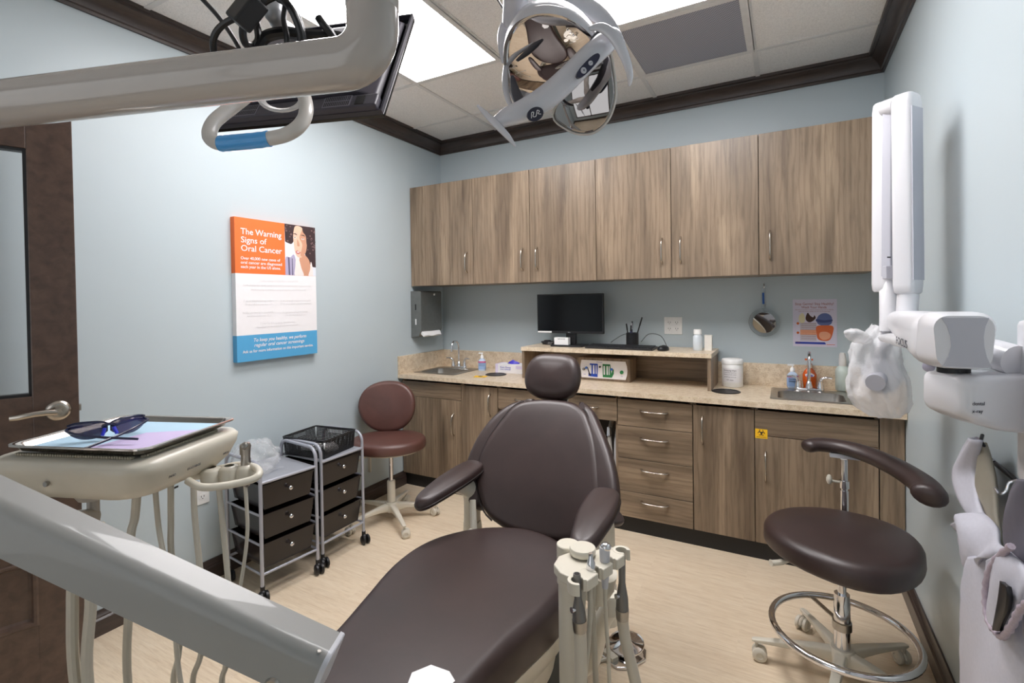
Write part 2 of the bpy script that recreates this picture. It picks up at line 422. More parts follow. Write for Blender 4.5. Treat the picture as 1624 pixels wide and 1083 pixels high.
# basis: x=-dd, y=up, z = x cross y ; find sign so that the visible face looks to +x world
bas = basis(ed, -dd, (0, 0, 1)); sgn = 1 if (bas.to_3x3() @ Vector((0, 0, 1))).x > 0 else -1
T = .022
def dbox(mb, x0, x1, y0, y1, z0, z1): return mb.box(x0, x1, y0, y1, min(z0*sgn, z1*sgn), max(z0*sgn, z1*sgn))
st, gt, gb, gp, pb, H = .124, 1.961, 1.083, .50, .265, 2.12
f = MB()
for b in ((0, st, .006, H), (DW-st, DW, .006, H), (st, DW-st, gt, H), (st, DW-st, gp+.0, gb), (st, DW-st, .006, pb)): dbox(f, b[0], b[1], b[2], b[3], -T*2, 0)
f.build('door_frame', DOORW, dr, bevel=.003)
f = MB()
for (a, b, c, d) in ((st, DW-st, gb, gt),):
    w = .010
    for q in ((a, a+w, c, d), (b-w, b, c, d), (a, b, c, c+w), (a, b, d-w, d)): dbox(f, q[0], q[1], q[2], q[3], -T*2+.006, -.004)
f.build('glazing_bead', BLACKP, dr)
MB().box(st+.004, DW-st-.004, gb+.004, gt-.004, min(-T*sgn-.003, -T*sgn+.003), max(-T*sgn-.003, -T*sgn+.003)).build('door_glass', m_glass('clear_door_glass', (.93, .96, .97, 1), 0.0, .55), dr, smooth=False)
f = MB(); a, b, c, d = st, DW-st, pb, gp
for k, (ins, dep) in enumerate(((0, .0), (.012, -.004), (.022, -.014))): pass
rings = []
for ins, dep in ((-.002, .002), (.004, .006), (.012, .004), (.018, -.006), (.026, -.012)):
    rings.append([Vector((x, y, dep*sgn)) for x, y in ((a+ins, c+ins), (b-ins, c+ins), (b-ins, d-ins), (a+ins, d-ins))])
f.loft(rings, cap0=False, cap1=True); f.build('lower_panel', DOORW, dr, ang=20)
hd = MB(); hx, hz = .058, 1.022
Mh = Matrix.Translation(Vector((hx, hz, 0))) @ (Matrix.Identity(4) if sgn > 0 else Matrix.Rotation(PI, 4, 'X'))
hd.lathe([(0, .010), (.018, .012), (.028, .011), (.036, .006), (.038, 0)], Mh, 28)
hd.lathe([(.013, .005), (.013, .045), (.0, .047)], Mh, 16)
pts = [(0, 0, .040), (.03, .004, .044), (.06, .004, .046), (.10, -.002, .044), (.122, -.004, .036)]
hd.tube([Mh @ Vector((x, y if sgn > 0 else -y, z)) for x, y, z in pts], [.010, .010, .009, .009, .008], 10, sec=[(math.cos(a)*1.15, math.sin(a)*.7) for a in [k*PI/6 for k in range(12)]])
hd.build('door_handle', NICKEL, dr, sub=0, ang=50)
MB().box(-.006, .001, hz-.01, hz+.012, -.03 if sgn > 0 else .01, -.01 if sgn > 0 else .03).build('latch_bolt', STEEL, dr)
# ------------------------------------------------------------------ cabinets along the back wall
def bow(mb, c, L, vertical, y, out=.030, r=.0064):
    P = []
    for k in range(13):
        t = k/12*2-1; a = L/2*t; o = out*(1-t**4)**.6 if abs(t) < 1 else 0
        P.append((c[0], y-o, c[1]+a) if vertical else (c[0]+a, y-o, c[1]))
    sec = [(math.cos(k*PI/5)*.8, math.sin(k*PI/5)*1.35) for k in range(10)]
    mb.tube(P, r, sec=sec, ref=(0, 1, 0)); return mb
def front(parent, kind, x0, x1, z0, z1, y, m, handle=None, t=.018, gap=.0017, L=.155):
    o = MB().box(x0+gap, x1-gap, y, y+t, z0+gap, z1-gap).build(kind, m, parent, bevel=.0012)
    if handle:
        hx, hz, v = handle
        bow(MB(), (hx, hz), L, v, y+.0005).build('handle', NICKEL, o, ang=60)
    return o
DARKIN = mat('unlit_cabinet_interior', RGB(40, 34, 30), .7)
def carcass(parent, x0, x1, y, z0, z1, m, back=-.002):
    b = MB(); t = .017
    b.box(x0+.0008, x0+t, y, back, z0, z1); b.box(x1-t, x1-.0008, y, back, z0, z1)
    b.box(x0+t, x1-t, y, back, z0, z0+t)
    if z1 > 1: b.box(x0+t, x1-t, y, back, z1-t, z1)
    else: b.box(x0+t, x1-t, y, y+.06, z1-t, z1)
    b.box(x0+t, x1-t, back-.006, back, z0+t, z1-t)
    return b.build('body', m, parent, bevel=.0006)
UZ0, UZ1 = 1.515, 2.2863
ub = [.004, .586, 1.049, 1.522, 1.987, 2.453, 2.981]
def upper(x0, x1, doors, label):
    t = thing('wall_cabinet', label, 'cabinet', (0, 0, 0), group='walnut wall cabinets above the counter')
    carcass(t, x0, x1, UDY+.0185, UZ0+.004, UZ1-.002, LAM)
    for a, b, hx in doors: front(t, 'door', a, b, UZ0, UZ1, UDY, LAM, (hx, 1.676, True), L=.150)
upper(ub[0], ub[1], [(ub[0], ub[1], .534)], 'single-door walnut wall cabinet at the left end, above the paper towel dispenser')
upper(ub[1], ub[3], [(ub[1], ub[2], .994), (ub[2], ub[3], 1.105)], 'double-door walnut wall cabinet just left of the middle, upper left of the desktop monitor')
upper(ub[3], ub[5], [(ub[3], ub[4], 1.934), (ub[4], ub[5], 2.042)], 'double-door walnut wall cabinet right of the middle, above the wall outlet')
upper(ub[5], ub[6], [(ub[5], ub[6], 2.507)], 'single-door walnut wall cabinet at the right end beside the folded white arm')
BZ0, BZ1 = .0955, .800
GRP = 'walnut base cabinets under the counter'
def base_unit(x0, x1, label, back=True):
    t = thing('base_cabinet', label, 'cabinet', (0, 0, 0), group=GRP)
    if back: carcass(t, x0, x1, BDY+.0185, BZ0, .824, LAM)
    MB().box(x0, x1, -.5216, -.50, 0, BZ0-.001).build('toe_board', BLACKM, t)
    return t
t = base_unit(.004, .555, 'walnut sink base cabinet at the left end with one door and a false drawer front')
front(t, 'drawer_front', .012, .555, .687, BZ1, BDY, LAMH); front(t, 'door', .012, .555, BZ0, .687, BDY, LAM, (.489, .508, True))
t = base_unit(.555, .857, 'narrow full-height-door walnut base cabinet left of the dental chair headrest')
front(t, 'door', .555, .857, BZ0, BZ1, BDY, LAM, (.799, .678, True))
t = thing('base_cabinet', 'open walnut knee space with two drawers behind the dental chair backrest', 'cabinet', (0, 0, 0), group=GRP)
b = MB(); b.box(.858, .875, BDY+.0185, -.002, BZ0, .824); b.box(1.673, 1.689, BDY+.0185, -.002, BZ0, .824); b.box(.875, 1.673, BDY+.0185, -.002, .655, .665); b.box(1.26, 1.28, BDY+.0185, -.3, .665, .824); b.build('body', LAM, t)
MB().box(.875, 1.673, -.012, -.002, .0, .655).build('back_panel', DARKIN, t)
front(t, 'drawer', .858, 1.273, .660, BZ1, BDY, LAMH, (1.07, .735, False)); front(t, 'drawer', 1.273, 1.689, .660, BZ1, BDY, LAMH, (1.49, .735, False))
MB().box(.858, 1.689, -.5216, -.50, 0, BZ0-.001).build('toe_board', BLACKM, t)
t = base_unit(1.690, 2.119, 'four-drawer walnut base cabinet right of the dental chair')
zz = [BZ0, .2495, .447, .640, BZ1]
for k in range(4): front(t, 'drawer', 1.690, 2.119, zz[k], zz[k+1], BDY, LAMH, (1.906, [.203, .391, .577, .738][k], False))
t = base_unit(2.119, 2.431, 'narrow walnut base cabinet with one tall door, right of the four drawers')
front(t, 'door', 2.121, 2.431, BZ0, BZ1, BDY, LAM, (2.172, .663, True))
t = base_unit(2.431, 2.968, 'walnut sink base cabinet behind the right stool, under the right sink')
front(t, 'drawer_front', 2.431, 2.966, .667, BZ1, BDY, LAMH); front(t, 'door', 2.431, 2.966, BZ0, .667, BDY, LAM, (2.482, .506, True))
t = thing('filler_panel', 'tall narrow walnut filler panel between the right sink cabinet and the wall', 'panel', (0, 0, 0))
MB().box(2.970, 3.066, BDY+.012, BDY+.03, BZ0, .822).build('panel', LAM, t); MB().box(2.970, 3.066, -.5216, -.50, 0, BZ0-.001).build('toe_board', BLACKM, t)

# counter with splash boards; the slab is built round the two sink cut-outs
t = thing('countertop', 'long beige speckled countertop with splash boards along the back wall', 'countertop', (0, 0, 0))
CZ0, CZ1 = .8254, .848; CF = -.5805
S1 = (.050, .435, -.462, -.092); S2 = (2.502, 2.887, -.462, -.092)
def cut(S): return (S[0]+.012, S[1]-.012, S[2]+.012, S[3]-.012)
c1, c2 = cut(S1), cut(S2); b = MB()
xs = [.002, c1[0], c1[1], c2[0], c2[1], W-.002]
for i in range(5):
    if i in (1, 3): b.box(xs[i], xs[i+1], CF, c1[2], CZ0, CZ1); b.box(xs[i], xs[i+1], c1[3], -.002, CZ0, CZ1)
    else: b.box(xs[i], xs[i+1], CF, -.002, CZ0, CZ1)
b.box(.002, W-.002, CF, CF+.02, CZ0-.006, CZ0)
b.build('slab', COUNTER, t)
b = MB(); b.box(.018, W-.018, -.018, -.002, CZ1, .983); b.box(.002, .018, CF, -.002, CZ1, .983); b.box(W-.018, W-.002, CF, -.002, CZ1, .983); b.build('splash_board', COUNTER, t, bevel=.0015)
def sink(S, label):
    cx, cy = (S[0]+S[1])/2, (S[2]+S[3])/2; t = thing('sink', label, 'sink', (cx, cy, CZ1), group='square steel drop-in sinks')
    hx, hy = (S[1]-S[0])/2, (S[3]-S[2])/2; yo = -.028
    R = []
    def rr(h1, h2, r, z, oy=0): return [Vector((x, y, z)) for x, y in rrect(h1, h2, r, 5, 0, oy)]
    R += [rr(hx, hy, .02, .0005), rr(hx, hy, .02, .003), rr(hx-.004, hy-.004, .018, .0045), rr(hx-.03, hy-.052, .05, .0045, yo), rr(hx-.036, hy-.058, .05, .001, yo), rr(hx-.042, hy-.064, .05, -.10, yo), rr(hx-.07, hy-.09, .045, -.125, yo), rr(.03, .03, .029, -.128, yo)]
    MB().loft(R, cap0=False, cap1=True).build('basin', STEEL, t, ang=50)
    MB().lathe([(0, -.1255), (.018, -.1255), (.026, -.124), (.03, -.127)], Matrix.Translation((0, yo, 0)), 20).build('drain', CHROME, t)
    # two-handle faucet on the rear ledge
    f = thing('faucet', 'gooseneck chrome faucet of the '+('left sink under the towel dispenser' if cx < 1 else 'right sink in front of the orange soap'), 'faucet', (cx, S[3]-.026, CZ1+.0048), group='chrome gooseneck faucets')
    MB().cushion(rrect(.075, .02, .02), .014, .006).build('base_plate', CHROME, f, ang=60)
    sp = MB(); P = [(0, 0, .01), (0, 0, .10), (0, 0, .172)]
    for k in range(1, 13):
        a = PI*k/12; P.append((0, -.048+.048*math.cos(a), .172+.048*math.sin(a)))
    P += [(0, -.097, .155)]
    sp.tube(P, .0085, 12); sp.lathe([(.019, .01), (.017, .025), (.011, .05), (.009, .052)], None, 16); sp.tube([(0, -.097, .157), (0, -.097, .140)], .0105, 12)
    sp.build('spout', CHROME, f, ang=50)
    for s_ in (-1, 1):
        h = MB(); h.lathe([(.018, .008), (.016, .03), (.012, .045), (.013, .055), (.0, .058)], Matrix.Translation((s_*.055, 0, 0)), 16)
        h.tube(catmull([(s_*.055, 0, .05), (s_*.062, -.006, .068), (s_*.085, -.012, .078), (s_*.112, -.016, .076)], 4), [.008]*5+[.007]*4+[.005]*4, 10)
        h.build('lever', CHROME, f, ang=50)
sink(S1, 'square steel sink at the left end of the counter'); sink(S2, 'square steel sink at the right end of the counter')
for (x, y, lab) in ((.70, -.300, 'round black waste chute in the counter beside the left sink'), (2.272, -.335, 'round black waste chute in the counter in front of the wipes tub')):
    o = MB().lathe([(.078, .0), (.078, .003), (.074, .0045), (.068, .004), (.066, .0008), (0, .0008)], Matrix.Translation((x, y, CZ1+.0005)), 32).build('waste_chute', BLACKP)
    tag(o, lab, 'waste chute', 'round black waste chutes')

# raised shelf standing on the counter
t = thing('desk_riser', 'raised walnut shelf with beige top standing on the counter under the monitor', 'shelf', (0, 0, 0))
MB().box(.948, 2.200, -.372, -.019, 1.041, 1.068).build('top', COUNTER, t, bevel=.0015)
MB().box(.952, .970, -.362, -.019, CZ1+.0006, 1.041).build('side_panel', LAM, t); MB().box(2.175, 2.195, -.362, -.019, CZ1+.0006, 1.041).build('side_panel', LAM, t)
MB().box(.970, 2.175, -.034, -.019, CZ1+.0006, 1.041).build('back_panel', LAMH, t)
# ------------------------------------------------------------------ poster, dispensers and things on the counter
def ink(name, r, g, b, rough=.6): return mat('print_'+name, RGB(r, g, b), rough, vary=.01)
ORANGE = ink('orange', 244, 118, 54); PBLUE = ink('sky_blue', 84, 166, 214); INKW = ink('white', 240, 238, 240); INKG = ink('grey', 74, 76, 84); INKL = ink('pale_grey', 138, 143, 156); INKK = ink('near_black', 30, 26, 30)
t = thing('canvas_print', 'orange, white and blue canvas print about oral cancer on the left wall', 'poster', (0, 0, 0))
PB = basis((.0355, -1.856, 1.088), (0, 1, 0), (0, 0, 1))
b = MB(); b.cur = 0
for k, (z0_, z1_) in enumerate(((1.563, 1.862), (1.23, 1.563), (1.088, 1.23))):
    b.cur = k; b.box(.0, .035, -1.856, -1.341, z0_, z1_)
b.build('canvas', [ORANGE, INKW, PBLUE], t, smooth=False)
# the printed portrait: flat inks, one over the other
pm = [ink('pale_backdrop', 226, 230, 238), ink('brown_hair', 62, 44, 46), ink('skin', 206, 152, 124), ink('skin_light', 234, 192, 166), ink('blouse', 242, 226, 222), ink('cardigan', 176, 168, 196), ink('lips', 196, 110, 110), ink('cardigan_fold', 96, 90, 120), ink('curl', 120, 96, 96)]
pb = MB(); lay = [0]
def ink_poly(mi, pts, smooth=True, n=5):
    lay[0] += 1; z = .0004+lay[0]*.00004; pb.cur = mi
    P = [(p[0], p[1], 0) for p in pts]
    if smooth: P = catmull(P, n, True)
    c = sum((Vector(p) for p in P), Vector())/len(P)
    P = [(min(max(p[0], .3005), .5148), min(max(p[1], .4755), .7738)) for p in P]
    pb.add([PB @ Vector((p[0], p[1], z)) for p in P], [tuple(range(len(P)))])
ink_poly(0, [(.300, .475), (.515, .475), (.515, .774), (.300, .774)], False)
ink_poly(1, [(.300, .774), (.302, .73), (.31, .70), (.303, .672), (.325, .662), (.345, .66), (.36, .68), (.372, .74), (.40, .78), (.45, .79), (.53, .79), (.53, .56), (.50, .53), (.47, .55), (.44, .60), (.40, .74), (.36, .79), (.31, .79)])
ink_poly(2, [(.41, .61), (.46, .58), (.475, .53), (.47, .47), (.40, .47), (.395, .55)])
ink_poly(5, [(.303, .575), (.335, .58), (.36, .598), (.375, .55), (.385, .47), (.30, .47)])
ink_poly(7, [(.318, .58), (.330, .58), (.333, .47), (.322, .47)], False); ink_poly(7, [(.345, .575), (.35, .575), (.352, .47), (.345, .47)], False)
ink_poly(4, [(.375, .58), (.392, .578), (.41, .52), (.425, .475), (.365, .474), (.368, .53)]); ink_poly(4, [(.478, .56), (.488, .54), (.492, .475), (.46, .475), (.472, .515)])
ink_poly(3, [(.357, .70), (.362, .74), (.372, .766), (.40, .77), (.425, .755), (.445, .71), (.45, .66), (.44, .615), (.42, .590), (.397, .582), (.378, .592), (.366, .62), (.362, .65)])
ink_poly(2, [(.425, .755), (.448, .71), (.452, .66), (.442, .615), (.42, .590), (.405, .60), (.42, .66), (.40, .70), (.415, .74)])
ink_poly(1, [(.43, .77), (.425, .74), (.445, .715), (.45, .67), (.462, .62), (.48, .58), (.50, .60), (.51, .70), (.50, .77)])
for cx, cy in ((.355, .70), (.41, .697)):
    ink_poly(1, [(cx-.004, cy+.02), (cx+.02, cy+.024), (cx+.03, cy+.014), (cx+.018, cy+.018)]); ink_poly(4, [(cx+.004, cy-.002), (cx+.014, cy+.004), (cx+.024, cy-.001), (cx+.014, cy-.006)]); ink_poly(1, [(cx+.010, cy), (cx+.014, cy+.003), (cx+.018, cy), (cx+.014, cy-.004)])
ink_poly(2, [(.385, .69), (.383, .66), (.386, .65), (.40, .652), (.396, .672)])
ink_poly(6, [(.372, .616), (.383, .624), (.395, .618), (.407, .614), (.395, .604), (.38, .604)]); ink_poly(4, [(.378, .616), (.390, .618), (.398, .613), (.386, .611)])
rg = random.Random(3)
for k in range(46):
    x = rg.uniform(.304, .352) if k < 16 else rg.uniform(.455, .512); y = rg.uniform(.672, .768) if k < 16 else rg.uniform(.60, .768); r = rg.uniform(.003, .008)
    ink_poly(8 if k % 3 else 1, [(x+r*math.cos(a), y+.7*r*math.sin(a)) for a in (0, 1.2, 2.5, 3.7, 5)], True, 3)
pb.build('portrait_print', pm, t, smooth=False)
L = []
def P_(x, y): return PB @ Matrix.Translation((x, y, .0006))
def tl(s, x, y, size, m, w, al='LEFT', sh=0): L.append(text('lettering', s, size, m, P_(x, y), t, 'LEFT', w, shear=sh, bold=.0010 if m in (INKG, INKL) else .0003))
tl('The Warning', .033, .686, .046, INKW, .245); tl('Signs of', .033, .641, .046, INKW, .150); tl('Oral Cancer', .032, .596, .046, INKW, .246)
tl('Over 40,000 new cases of', .030, .550, .0225, INKW, .237); tl('oral cancer are diagnosed', .030, .527, .0225, INKW, .248); tl('each year in the US alone.', .030, .504, .0225, INKW, .239)
tl('How can you protect yourself?', .138, .436, .021, INKL, .251, sh=.25); tl('First, know the symptoms of oral cancer and contact your dentist', .044, .410, .0165, INKL, .435); tl('immediately, if you detect any of these warning signs.', .086, .386, .0165, INKL, .355)
tl('A sore throat that persists', .042, .323, .0165, INKG, .180); tl('longer than two weeks', .054, .306, .0165, INKG, .159)
tl('A swelling, growth or sore spot', .266, .323, .0165, INKG, .211); tl('in or around the mouth or neck', .266, .306, .0165, INKG, .211)
tl('White or red patches in the', .036, .259, .0165, INKG, .191); tl('mouth or on the lips', .062, .243, .0165, INKG, .144)
tl('Repeated bleeding from', .279, .256, .0165, INKG, .169); tl('the mouth or throat', .297, .240, .0165, INKG, .135)
tl('Difficulty chewing or swallowing,', .138, .198, .0165, INKG, .224); tl('speaking or moving the jaw or tongue', .117, .180, .0165, INKG, .269)
tl('To keep you healthy, we perform', .092, .104, .027, INKW, .339, sh=.25); tl('regular oral cancer screenings', .096, .076, .027, INKW, .324, sh=.25); tl('Ask us for more information on this important service.', .031, .046, .022, INKW, .452)
o = join_text(L); o.name = 'lettering'

# steel paper towel dispenser on the left wall
t = thing('paper_towel_dispenser', 'grey steel paper towel dispenser on the wall above the left sink', 'dispenser', (0, 0, 0))
b = MB(); prof = [(.0, 1.477), (.092, 1.477), (.1, 1.469), (.1, 1.172), (.085, 1.145), (.078, 1.128), (.0, 1.112)]
b.loft([[Vector((x, y, z)) for x, z in prof] for y in (-.415, -.150)]); b.build('housing', STEELD, t, bevel=.002)
MB().box(.096, .1012, -.408, -.157, 1.176, 1.466).build('front_cover', STEELD, t, bevel=.0015)
b = MB(); b.lathe([(0, .004), (.009, .004), (.011, 0)], XF((.1012, -.245, 1.452), frame_z((1, 0, 0))), 14); b.build('lock', CHROME, t)
for z in (1.33, 1.215): MB().box(.044, .054, -.4164, -.414, z, z+.045).build('level_slot', BLACKP if z > 1.3 else PAPERW, t)
b = MB(); b.loft([[Vector((x, y, z)) for x, z in ((.088, 1.165), (.106, 1.152+.004*math.sin(k*.8)), (.118, 1.128+.004*math.sin(k)), (.112, 1.120), (.086, 1.140))] for k, y in enumerate([-.40+.022*k for k in range(11)])])
tag(b.build('paper_towel', PAPERW), 'white folded paper towel sticking out of the steel dispenser', 'paper towel')

def lathed(name, prof, m, loc, parent=None, n=24, sx=1, sy=1):
    o = MB().lathe(prof, Matrix.Translation(loc) @ Matrix.Diagonal((sx, sy, 1, 1)), n).build(name, m, parent, ang=50); return o
CLEARB = m_glass('clear_bottle_plastic', (.93, .95, 1, 1), .08, .75); GELB = mat('clear_blue_gel', RGB(190, 208, 232), .25); LBL = mat('sanitiser_label', RGB(150, 178, 220), .5); MAG = ink('magenta', 196, 52, 112)
def sanitizer(x, y, z, label, rot):
    t = thing('hand_sanitizer', label, 'bottle', (x, y, z+.0006), rot, group='pump bottles of clear hand sanitiser')
    def ov(z, a, b): return [Vector((p[0], p[1], z)) for p in rrect(a, b, min(a, b)*.6, 4)]
    MB().loft([ov(0, .026, .016), ov(.004, .029, .018), ov(.075, .029, .018), ov(.088, .020, .014), ov(.094, .012, .012), ov(.098, .012, .012)]).build('bottle', GELB, t, ang=50)
    MB().loft([ov(.012, .0296, .0186), ov(.062, .0296, .0186)], False, False).build('label', LBL, t, ang=60)
    MB().loft([ov(.064, .0296, .0186), ov(.074, .0296, .0186)], False, False).build('label_band', MAG, t, ang=60)
    L = [text('label_lettering', s, .011, INKG if k else INKW, Matrix.Translation((-.022, -.0192, .052-.014*k)) @ Matrix.Rotation(PI/2, 4, 'X'), t, 'LEFT', .044) for k, s in enumerate(('Hand Sanitizer', 'Advanced gel'))]
    L[0].data.materials[0] = INKK; o = join_text(L)
    b = MB(); b.lathe([(.013, .096), (.013, .112), (.009, .120), (.004, .122), (.004, .136), (.0, .137)], None, 16); b.box(-.026, .008, -.005, .005, .132, .141); b.build('pump', PAPERW, t, bevel=.001)
sanitizer(.495, -.165, CZ1, 'pump bottle of hand sanitiser beside the left sink', .35); sanitizer(2.612, -.075, CZ1+.004, 'pump bottle of hand sanitiser left of the right faucet', .1)
# glove box
PURP = ink('violet', 92, 82, 190); LILAC = ink('lilac', 222, 212, 236)
t = thing('glove_box', 'lilac and white box of violet gloves beside the desk riser', 'glove box', (.760, -.155, CZ1+.0006), -.02)
b = MB(); b.cur = 0; b.box(-.118, .118, -.055, .055, 0, .066); b.build('carton', [INKW], t, bevel=.001)
b = MB(); b.box(-.1186, -.095, -.0556, .0556, .0, .0662); b.box(.06, .112, -.0558, -.0552, .035, .058); b.build('printed_panel', LILAC, t)
o = join_text([text('carton_lettering', 'Exam Gloves', .017, PURP, Matrix.Translation((-.075, -.0558, .038)) @ Matrix.Rotation(PI/2, 4, 'X'), t, 'LEFT', .09), text('carton_lettering', 'NITRILE  POWDER FREE', .009, INKL, Matrix.Translation((-.075, -.0558, .024)) @ Matrix.Rotation(PI/2, 4, 'X'), t, 'LEFT', .09)])
b = MB(); rg = random.Random(5); R = []
for k in range(5):
    q = 1-k/5; R.append([Vector((q*.05*math.cos(a)*(1+.25*math.sin(3*a+k)), q*.024*math.sin(a), .066+.03*(1-q)+.006*math.sin(2*a+k))) for a in [j*PI/9 for j in range(18)]])
b.loft(R); tag(b.xf(Matrix.Translation((.765, -.155, CZ1+.001))).build('exam_glove', mat('violet_nitrile', RGB(70, 62, 190), .45)), 'violet exam glove poking out of the glove box', 'glove')
YEL = ink('warning_yellow', 250, 196, 30)
def sticker(name, M, label, s=.058):
    t = thing(name, label, 'sticker'); t.matrix_world = M
    MB().box(0, s, 0, s*.85, 0.0003, .0009).build('backing', YEL, t)
    b = MB(); c = Vector((s/2, s*.52, .0011))
    for k in range(3):
        a0 = PI/2+k*2*PI/3; cc = c+Vector((math.cos(a0), math.sin(a0), 0))*.0082
        P = [cc+Vector((math.cos(a0+a), math.sin(a0+a), 0))*.0088 for a in [(.55+(2*PI-1.1)*j/16) for j in range(17)]]
        b.tube([p for p in P], .0016, 6)
        b.tube([c, c+Vector((math.cos(a0+PI/3), math.sin(a0+PI/3), 0))*.006], .0012, 6)
    b.build('biohazard_mark', INKK, t)
    text('lettering', 'BIOHAZARD', .0075, INKK, Matrix.Translation((.006, .004, .0010)), t, 'LEFT', s-.012)
sticker('warning_sticker', basis((2.4340, BDY-.0004, .652), (1, 0, 0), (0, 0, 1)), 'yellow biohazard sticker on the door of the right sink cabinet')
sticker('warning_sticker', basis((.612, -.480, CZ1+.0004), (.96, .28, 0), (-.28, .96, 0)), 'yellow biohazard sticker lying flat beside the left waste chute', .092)

# desktop computer on the riser
RZ = 1.0684
t = thing('computer_monitor', 'black desktop computer monitor standing on the raised shelf', 'monitor', (1.245, -.19, RZ), .02)
b = MB(); b.box(-.247, .247, -.008, .018, .088, .366); b.build('bezel', BLACKP, t, bevel=.003)
MB().box(-.238, .238, -.0092, -.0075, .106, .358).build('screen', BLACKG, t)
b = MB(); b.box(-.035, .035, .012, .05, .004, .2); b.build('stand', BLACKP, t, bevel=.004); MB().cushion(rrect(.12, .085, .02), .010, .004).build('foot', BLACKP, t)
MB().box(-.243, -.135, -.0096, -.0078, .091, .102).build('paper_label', PAPERW, t)
text('maker_mark', 'DELL', .009, WHITEG, Matrix.Translation((-.012, -.0092, .093)) @ Matrix.Rotation(PI/2, 4, 'X'), t)
t = thing('keyboard', 'black keyboard lying on the raised shelf right of the monitor', 'keyboard', (1.625, -.245, RZ), -.03)
MB().box(-.225, .225, -.07, .07, 0, .014, Matrix.Rotation(.04, 4, 'X')).build('case', BLACKP, t, bevel=.003)
b = MB(); KEYB = mat('charcoal_key_caps', RGB(34, 34, 37), .5)
for r_ in range(6):
    for c_ in range(21): b.box(-.217+c_*.0207, -.217+c_*.0207+.0175, -.060+r_*.0205, -.060+r_*.0205+.017, .0145, .0195, Matrix.Rotation(.04, 4, 'X'))
b.build('keys', KEYB, t)
t = thing('computer_mouse', 'black computer mouse at the right end of the keyboard', 'mouse', (1.905, -.275, RZ), -.1)
MB().cushion([(.034*math.cos(a), .055*math.sin(a)) for a in [k*PI/12 for k in range(24)]], .030, .022, .004).build('shell', BLACKP, t)
P = catmull([(0, .05, .012), (-.01, .09, .03), (-.07, .16, .08), (-.16, .2, .085), (-.215, .2, .03)], 8); MB().tube(P, .0018, 8).build('cable', CABLE, t)
P = catmull([(1.50, -.06, RZ+.02), (1.52, -.03, RZ+.04), (1.58, -.024, RZ+.075), (1.64, -.02, RZ+.085)], 8); 
tag(MB().tube(P, .002, 8).build('cable', CABLE), 'thin black cable arching behind the keyboard left of the pen cup', 'cable')
t = thing('pen_cup', 'black mesh pen cup behind the keyboard', 'pen cup', (1.665, -.105, RZ))
MB().lathe([(0, .003), (.036, .003), (.038, .0), (.041, .0), (.041, .095), (.038, .095), (.037, .006), (0, .006)], None, 24).build('cup', BLACKP, t)
for k, (dx, dy, ln, lx, ly, m_, lab) in enumerate(((-.02, .0, .15, -.15, .05, BLACKP, 'short black pen leaning left in the pen cup'), (-.008, .01, .165, .05, -.05, ink('pen_blue', 40, 70, 150), 'blue pen in the middle of the pen cup'), (.0, -.015, .155, -.02, .1, INKG, 'grey pen at the front of the pen cup'), (.006, .012, .20, .30, .03, BLACKP, 'tall black pen leaning right in the pen cup'), (-.014, -.012, .14, .1, -.1, ink('pen_violet', 60, 60, 110), 'dark violet pen in the pen cup'))):
    o = thing('pen', lab, 'pen', (1.665+dx, -.105+dy, RZ+.008), group='pens in the black cup')
    d = Vector((lx, ly, 1)).normalized(); b = MB(); b.tube([d*0, d*.02, d*ln*.98], [.002, .0045, .0045], 10); b.build('barrel', m_, o); MB().tube([d*ln*.72, d*ln], [.0054, .0048], 10).build('cap', BLACKP if k != 2 else WHITEG, o)
t = thing('card_box', 'small white card box standing in front of the desktop monitor', 'box', (1.205, -.235, RZ), .02)
MB().box(-.052, .052, -.02, .02, .012, .062).build('carton', PAPERW, t, bevel=.0008); MB().box(-.06, .06, -.024, .024, 0, .012).build('tray', BLACKP, t, bevel=.001)
text('lettering', 'appointment cards', .011, INKG, Matrix.Translation((-.026, -.0205, .05)) @ Matrix.Rotation(PI/2, 4, 'X'), t, 'LEFT', .055)
t = thing('cable_coil', 'black coiled cable and adapter left of the card box', 'cable', (1.055, -.135, RZ))
b = MB()
for k in range(3): b.tube([(.045*math.cos(a)*(1+.12*k), .03*math.sin(a), .006+k*.006) for a in [j*PI/8 for j in range(16)]], .005, 8, closed=True)
b.tube(catmull([(.04, 0, .01), (.09, -.02, .006), (.14, -.03, .006)], 6), .004, 8); b.build('coil', CABLE, t); MB().box(-.03, .01, -.02, .02, .018, .032).build('adapter', BLACKP, t, bevel=.004)
FROST = mat('frosted_bottle_plastic', RGB(208, 216, 222), .3); CAPW = mat('white_bottle_cap', RGB(240, 240, 238), .4)
t = thing('squeeze_bottle', 'small frosted bottle with white screw cap on the right end of the raised shelf', 'bottle', (2.098, -.19, RZ))
lathed('bottle', [(0, 0), (.026, 0), (.028, .004), (.028, .085), (.02, .096), (.016, .1)], FROST, (0, 0, 0), t); lathed('cap', [(.018, .098), (.024, .1), (.024, .125), (.022, .13), (0, .13)], CAPW, (0, 0, 0), t)
t = thing('small_carton', 'small plain white carton beside the frosted bottle', 'box', (2.158, -.17, RZ), .05); MB().box(-.022, .022, -.02, .02, 0, .095).build('carton', mat('off_white_card', RGB(226, 222, 214), .7), t, bevel=.001)

